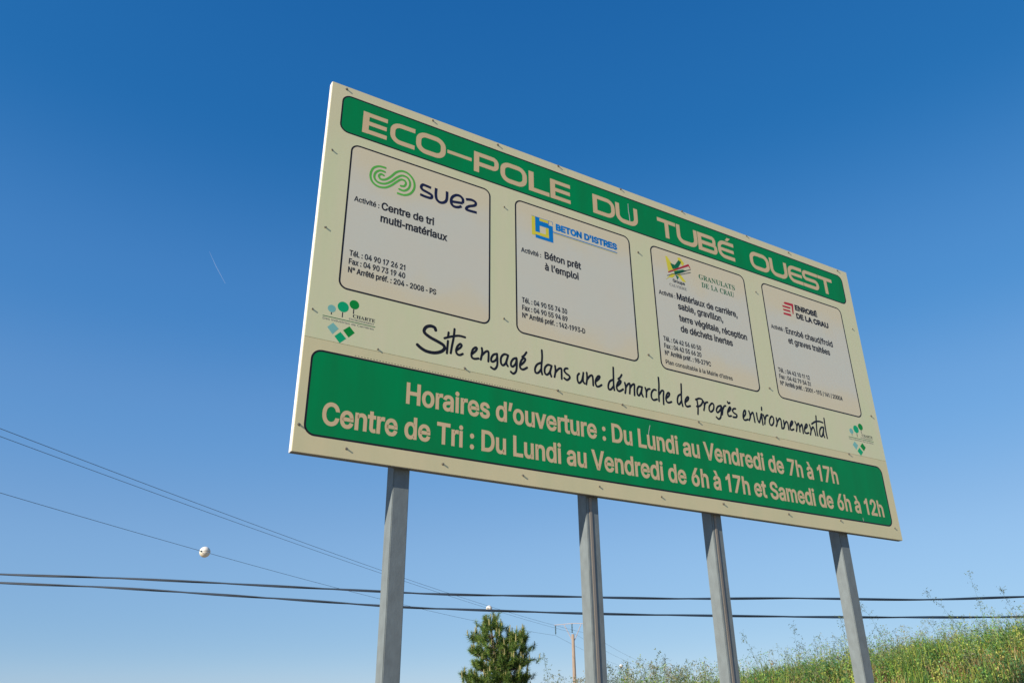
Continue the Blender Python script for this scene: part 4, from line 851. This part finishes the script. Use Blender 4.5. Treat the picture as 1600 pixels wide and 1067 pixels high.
# second leader on the right, low limb on the left
L2 = Vector((0.108 - PX, -0.1, pz(3.10)))
branch((0.05, 0, pz(2.2)), tuple(L2), 0.02, 8)
for z, R_, n in ((pz(2.95), 0.20, 5), (pz(2.75), 0.32, 7), (pz(2.5), 0.38, 8), (pz(2.2), 0.40, 8)):
    for i in range(n):
        a = 2 * math.pi * i / n + z * 3; r = R_ * pr.uniform(.75, 1.05); t = (z - pz(2.2)) / (pz(3.1) - pz(2.2)); bx = 0.30 + (L2.x - .30) * max(0, t)
        branch((bx, -0.08, z - .08), (bx + r * math.cos(a), -0.08 + r * math.sin(a), z + .1), 0.011, 4)
branch((0, 0, pz(2.15)), (-0.64, -0.1, pz(2.34)), 0.016, 8); branch((0, 0, pz(2.05)), (-0.52, -0.3, pz(2.20)), 0.016, 7)
shoots.append((TOP, Vector((0, 0, 1)), 1.2)); shoots.append((L2, Vector((0, 0, 1)), 1.1))
BR = Leaves()
bv = []; bf = []
for P, r0 in branches:
    n = len(bv)
    for i, p in enumerate(P):
        d = (P[-1] - P[0]).normalized(); u = d.cross(Vector((0.1, 0.2, 1))).normalized(); w = u.cross(d); rr = r0 * (1 - .7 * i / (len(P) - 1))
        for k in range(4): bv.append(p + u * math.cos(k * math.pi / 2) * rr + w * math.sin(k * math.pi / 2) * rr)
    for i in range(len(P) - 1):
        for k in range(4): bf.append((n + 4 * i + k, n + 4 * i + (k + 1) % 4, n + 4 * i + 4 + (k + 1) % 4, n + 4 * i + 4 + k))
tag(obj('branches', mesh_from('branches', bv, bf), MAT['bark'], pine), kind='stuff')
N = Leaves(); cand = 0
bmc = bmesh.new(); bmesh.ops.create_cone(bmc, cap_ends=True, segments=7, radius1=0.011, radius2=0.004, depth=0.12, matrix=Matrix.Translation((0, 0, 0.06)))
cme = bpy.data.meshes.new('candle'); bmc.to_mesh(cme); bmc.free(); cme.materials.append(MAT['candle'])
for tip, d, sz in shoots:
    base = tip - d * 0.13 * sz
    tone = pr.uniform(0.6, 1.35); gc = (0.068 * tone, 0.145 * tone, 0.028 * tone); yc = (0.24 * tone, 0.31 * tone, 0.060 * tone)
    for i in range(74):
        t = pr.random(); p = base.lerp(tip, t); nd = (rdir(pr) * 1.0 + d * (0.55 + .5 * t)).normalized(); L = pr.uniform(.07, .12) * sz
        side = nd.cross(rdir(pr)).normalized() * 0.0032
        N.tri(p - side, p + side, p + nd * L, gc if pr.random() < .66 else yc)
    if d.z > 0.6 and sz >= .8 and pr.random() < .30:
        o = bpy.data.objects.new('candle', cme); COL.objects.link(o); o.parent = pine; o.location = tip
        o.rotation_euler = (pr.uniform(-.15, .15), pr.uniform(-.15, .15), 0); k = pr.uniform(.45, 1.25); o.scale = (.8 + .4 * k, .8 + .4 * k, k); cand += 1
        for i in range(22):
            p = tip + Vector((0, 0, pr.uniform(.0, .10) * k)); nd = (rdir(pr) * .5 + Vector((0, 0, 1))).normalized(); side = nd.cross(rdir(pr)).normalized() * .0028
            N.tri(p - side, p + side, p + nd * .045, (0.30, 0.29, 0.10))
tag(N.build('needles', MAT['needle'], pine), kind='stuff')

# ------------------------------------------------------------------ vegetation on the bank
def noise2(x, y):
    return 0.5 + 0.25 * math.sin(1.9 * x + 1.3 * y + 2) * math.sin(2.3 * y - 1.1 * x) + 0.25 * math.sin(5.1 * x - 3.7 * y + 1) * math.cos(4.3 * y + 2.9 * x)
GREEN = [(0.075, 0.150, 0.020), (0.13, 0.20, 0.030), (0.23, 0.27, 0.045), (0.040, 0.095, 0.022), (0.30, 0.30, 0.060), (0.08, 0.17, 0.045), (0.05, 0.11, 0.035)]
DRY = [(0.40, 0.31, 0.12), (0.50, 0.40, 0.19), (0.32, 0.20, 0.08), (0.25, 0.13, 0.06), (0.44, 0.38, 0.14), (0.15, 0.085, 0.045)]
g1 = Leaves(); g2 = Leaves(); vr = random.Random(21)
def clump(x, y):
    """growth differs from patch to patch: lusher dark patches, paler yellow ones"""
    a = math.sin(3.1 * x + 1.7 * math.sin(2.2 * y)) * math.sin(3.7 * y + 1.3 * math.sin(1.9 * x)) ; b = math.sin(9.3 * x + 4 * y) * math.sin(8.1 * y - 5 * x)
    return a * .65 + b * .35
def blade(G, x, y, h, w, pal, lean=0.5):
    z = ground_z(x, y) - 0.02; a = vr.uniform(0, 2 * math.pi); ld = Vector((math.cos(a), math.sin(a), 0)); l = vr.uniform(0.1, lean) * h
    b = Vector((x, y, z)); side = Vector((-ld.y, ld.x, 0)) if vr.random() < .5 else Vector((1, vr.uniform(-.4, .4), 0)).normalized()
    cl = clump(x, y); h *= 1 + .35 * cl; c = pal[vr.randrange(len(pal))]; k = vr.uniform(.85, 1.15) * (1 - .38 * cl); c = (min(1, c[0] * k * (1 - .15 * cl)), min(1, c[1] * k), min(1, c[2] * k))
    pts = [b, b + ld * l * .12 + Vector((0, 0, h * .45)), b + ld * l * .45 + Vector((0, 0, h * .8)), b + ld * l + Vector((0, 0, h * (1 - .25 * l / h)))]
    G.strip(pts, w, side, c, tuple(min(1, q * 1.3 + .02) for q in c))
for i in range(52000):
    x = vr.uniform(-0.6, 9.6); y = 9.0 + 4.2 * vr.random() ** 1.15; n = noise2(x, y)
    dens = min(1.0, 0.30 + 0.20 * x)
    if vr.random() > dens: continue
    dry = n < .46 and vr.random() < .72 or vr.random() < .12
    h = vr.uniform(.12, .34) * (0.75 + .6 * n) * (0.7 if x < 1.2 else 1)
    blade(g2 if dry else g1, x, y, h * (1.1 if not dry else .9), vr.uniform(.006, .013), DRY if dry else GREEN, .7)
for i in range(9000):     # coarse cover off to the sides and down the bank
    x = vr.uniform(-14, 16); y = vr.uniform(7.6, 20)
    if -0.6 < x < 9.6 and 9 < y < 13.2: continue
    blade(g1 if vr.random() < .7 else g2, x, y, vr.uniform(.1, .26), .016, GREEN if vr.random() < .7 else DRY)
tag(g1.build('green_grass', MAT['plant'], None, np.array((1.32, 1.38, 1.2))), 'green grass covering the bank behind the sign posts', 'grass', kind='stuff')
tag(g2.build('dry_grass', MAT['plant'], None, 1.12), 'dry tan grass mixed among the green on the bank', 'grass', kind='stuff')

lw = Leaves()
def leafy(G, x, y, h, nleaf, pal, ls=0.03, stemw=0.006):
    z = ground_z(x, y) - .02; b = Vector((x, y, z)); ln = Vector((vr.uniform(-.2, .2), vr.uniform(-.15, .15), 1)).normalized(); top = b + ln * h
    cl = clump(x * .9 + 2, y + 1); h *= 1 + .3 * cl; c = pal[vr.randrange(len(pal))]; k = vr.uniform(.85, 1.15) * (1 - .34 * cl); c = tuple(q * k for q in c)
    for sd in (Vector((1, 0, 0)), Vector((0, 1, 0))): G.strip([b, b.lerp(top, .5), top], stemw, sd, tuple(q * .8 for q in c))
    for j in range(nleaf):
        t = vr.uniform(.2, 1.05); p = b.lerp(top, min(1, t)); d = rdir(vr, .35); d2 = d.cross(rdir(vr)).normalized(); L = ls * vr.uniform(.6, 1.4); st = p + d * L * vr.uniform(0.3, 1.5)
        kk = vr.uniform(.85, 1.2); cc = tuple(q * kk for q in c)
        G.quad(st, st + d * L * .5 + d2 * L * .3, st + d * L, st + d * L * .5 - d2 * L * .3, cc)
WEED = [(0.09, 0.20, 0.035), (0.17, 0.27, 0.05), (0.27, 0.31, 0.06), (0.045, 0.11, 0.035), (0.34, 0.33, 0.08), (0.12, 0.22, 0.09), (0.06, 0.14, 0.05)]
for i in range(5200):
    x = vr.uniform(-0.2, 9.4); y = 9.2 + 3.4 * vr.random()
    if vr.random() > min(1, .22 + .22 * x): continue
    leafy(lw, x, y, vr.uniform(.14, .40) * (.8 + .35 * noise2(y, x)), vr.randint(14, 26), WEED if noise2(x + 3, y) > .36 else [(0.24, 0.17, 0.07), (0.17, 0.10, 0.05)] + WEED[:3], .026)
for i in range(900):      # taller leafy sprigs that break up the crest
    x = vr.uniform(0.9, 9.4); y = 10.3 + 2.2 * vr.random(); h = vr.uniform(.30, .62) * (.75 + .45 * noise2(x * .8, y * .5))
    if vr.random() > min(1, .25 + .16 * x): continue
    leafy(lw, x, y, h, vr.randint(22, 44), [WEED[0], WEED[1], WEED[2], WEED[4], WEED[5], (0.20, 0.27, 0.12)], .017, .005)
tag(lw.build('leafy_weeds', MAT['plant'], None, np.array((1.25, 1.32, 1.3))), 'low leafy weeds massed along the bank', 'weeds', kind='stuff')

sw = Leaves()
def seedy(G, x, y, h, heads, c, arch=0.25, hs=0.0085, wst=0.0045, local=None):
    """thin stalk with small branching seed heads"""
    b = Vector((x, y, ground_z(x, y) - .02)) if local is None else Vector(local)
    a = vr.uniform(0, 2 * math.pi) if arch >= 0 else math.pi; la = Vector((math.cos(a), math.sin(a) * .5, 0)) * abs(arch) * h
    pts = [b + la * (t ** 2.2) + Vector((0, 0, h * (t - .18 * abs(arch) * t ** 3))) for t in (0, .25, .5, .75, 1)]
    for sd in (Vector((1, 0, 0)), Vector((0, 1, 0))): G.strip(pts, wst, sd, c)
    for j in range(heads):
        t = 1 - .5 * vr.random() ** 1.4; i = min(3, int(t * 4)); p = pts[i].lerp(pts[i + 1], t * 4 - i)
        d = (rdir(vr, .3)); L = vr.uniform(.03, .13) * (1.3 - t * .7); q = p + d * L
        G.strip([p, p.lerp(q, .5) + Vector((0, 0, .008)), q], .0022, d.cross(Vector((0, 1, 0))).normalized(), c)
        for m in range(2):
            e = rdir(vr, -.2); f = e.cross(rdir(vr)).normalized(); s = hs * vr.uniform(.7, 1.5)
            G.quad(q, q + e * s + f * s * .45, q + e * s * 2, q + e * s - f * s * .45, c)
SC_ = [(0.16, 0.20, 0.10), (0.24, 0.25, 0.14), (0.12, 0.15, 0.09), (0.30, 0.27, 0.17), (0.20, 0.26, 0.09)]
for i in range(620):
    x = vr.uniform(0.2, 9.2); y = 10.2 + 2.6 * vr.random()
    h = vr.uniform(.30, .66) * (1.0 if x > 3 else .92)
    seedy(sw, x, y, h, vr.randint(10, 24), SC_[vr.randrange(5)], vr.uniform(.1, .45))
for i in range(60):
    seedy(sw, vr.uniform(0.35, 2.6), 10.6 + 1.4 * vr.random(), vr.uniform(.40, .66), vr.randint(14, 26), SC_[vr.randrange(5)], vr.uniform(.1, .3), .012)
tag(sw.build('seeding_weeds', MAT['plant']), 'thin seeding stalks rising along the crest of the bank', 'weeds', kind='stuff')

# tall single stalks that stand clear against the sky
TALL = [((-0.50, 11.0), 0.62, 34, .05, 'dark lone weed tip left of the pine, low at the edge'),
        ((3.20, 11.2), 0.92, 26, -.22, 'tall pale oat stalk just right of the third sign post'),
        ((3.75, 11.3), 0.88, 24, .15, 'thin seeding stalk midway between the third and fourth sign posts'),
        ((4.35, 11.2), 0.86, 26, .12, 'thin seeding stalk just left of the fourth sign post'),
        ((4.95, 11.3), 1.04, 30, -.30, 'tall arching oat stalk just right of the fourth sign post'),
        ((5.95, 11.2), 0.98, 28, -.42, 'tall arching oat stalk leaning left, midway along the right bank'),
        ((6.25, 11.2), 1.10, 26, .06, 'tallest upright oat stalk near the right edge'),
        ((6.75, 11.3), 0.82, 26, .2, 'bushy seeding stalk at the right edge'),
        ((1.95, 11.0), 0.60, 24, .12, 'short seeding stalk between the second and third sign posts'),
        ((0.45, 11.0), 0.86, 28, .10, 'seeding stalk just right of the pine')]
for (x, y), h, n, arch, lab in TALL:
    S = Leaves(); z = ground_z(x, y) - .03; base = empty('tall_weed', (x, y, z)); tag(base, lab, 'weed', 'tall stalks standing against the sky')
    c = SC_[vr.randrange(3)]; c = tuple(q * .8 for q in c)
    seedy(S, 0, 0, h, int(n * 1.5), c, arch, .0095, .005, (0, 0, 0)); S.build('stalk', MAT['plant'], base)
    S = Leaves()
    for j in range(6):
        a = vr.uniform(0, 6.28); L = vr.uniform(.12, .25); b = Vector((0, 0, vr.uniform(.02, h * .3))); d = Vector((math.cos(a), math.sin(a), 0))
        S.strip([b, b + d * L * .4 + Vector((0, 0, L * .5)), b + d * L + Vector((0, 0, L * .35))], .012, Vector((-d.y, d.x, 0)), GREEN[vr.randrange(5)])
    S.build('leaves', MAT['plant'], base)

# small faint contrail high up on the left
m = bpy.data.materials.new('ice_trail'); m.use_nodes = True; nn = m.node_tree.nodes; ll = m.node_tree.links
tr = nn.new('ShaderNodeBsdfTransparent'); mx = nn.new('ShaderNodeMixShader'); mx.inputs[0].default_value = 0.07
df = nn.new('ShaderNodeBsdfDiffuse'); df.inputs['Color'].default_value = (.9, .9, .9, 1)
ll.new(tr.outputs[0], mx.inputs[1]); ll.new(df.outputs[0], mx.inputs[2]); ll.new(mx.outputs[0], nn['Material Output'].inputs['Surface']); nn.remove(nn['Principled BSDF'])
tag(tube('contrail', [(-1321.9, 3000, 1844), (-1282, 3000, 1770), (-1228.8, 3000, 1683)], [0.6, 1.5, 1.0], m, None, 8), 'short faint white contrail in the blue sky left of the board', 'contrail')
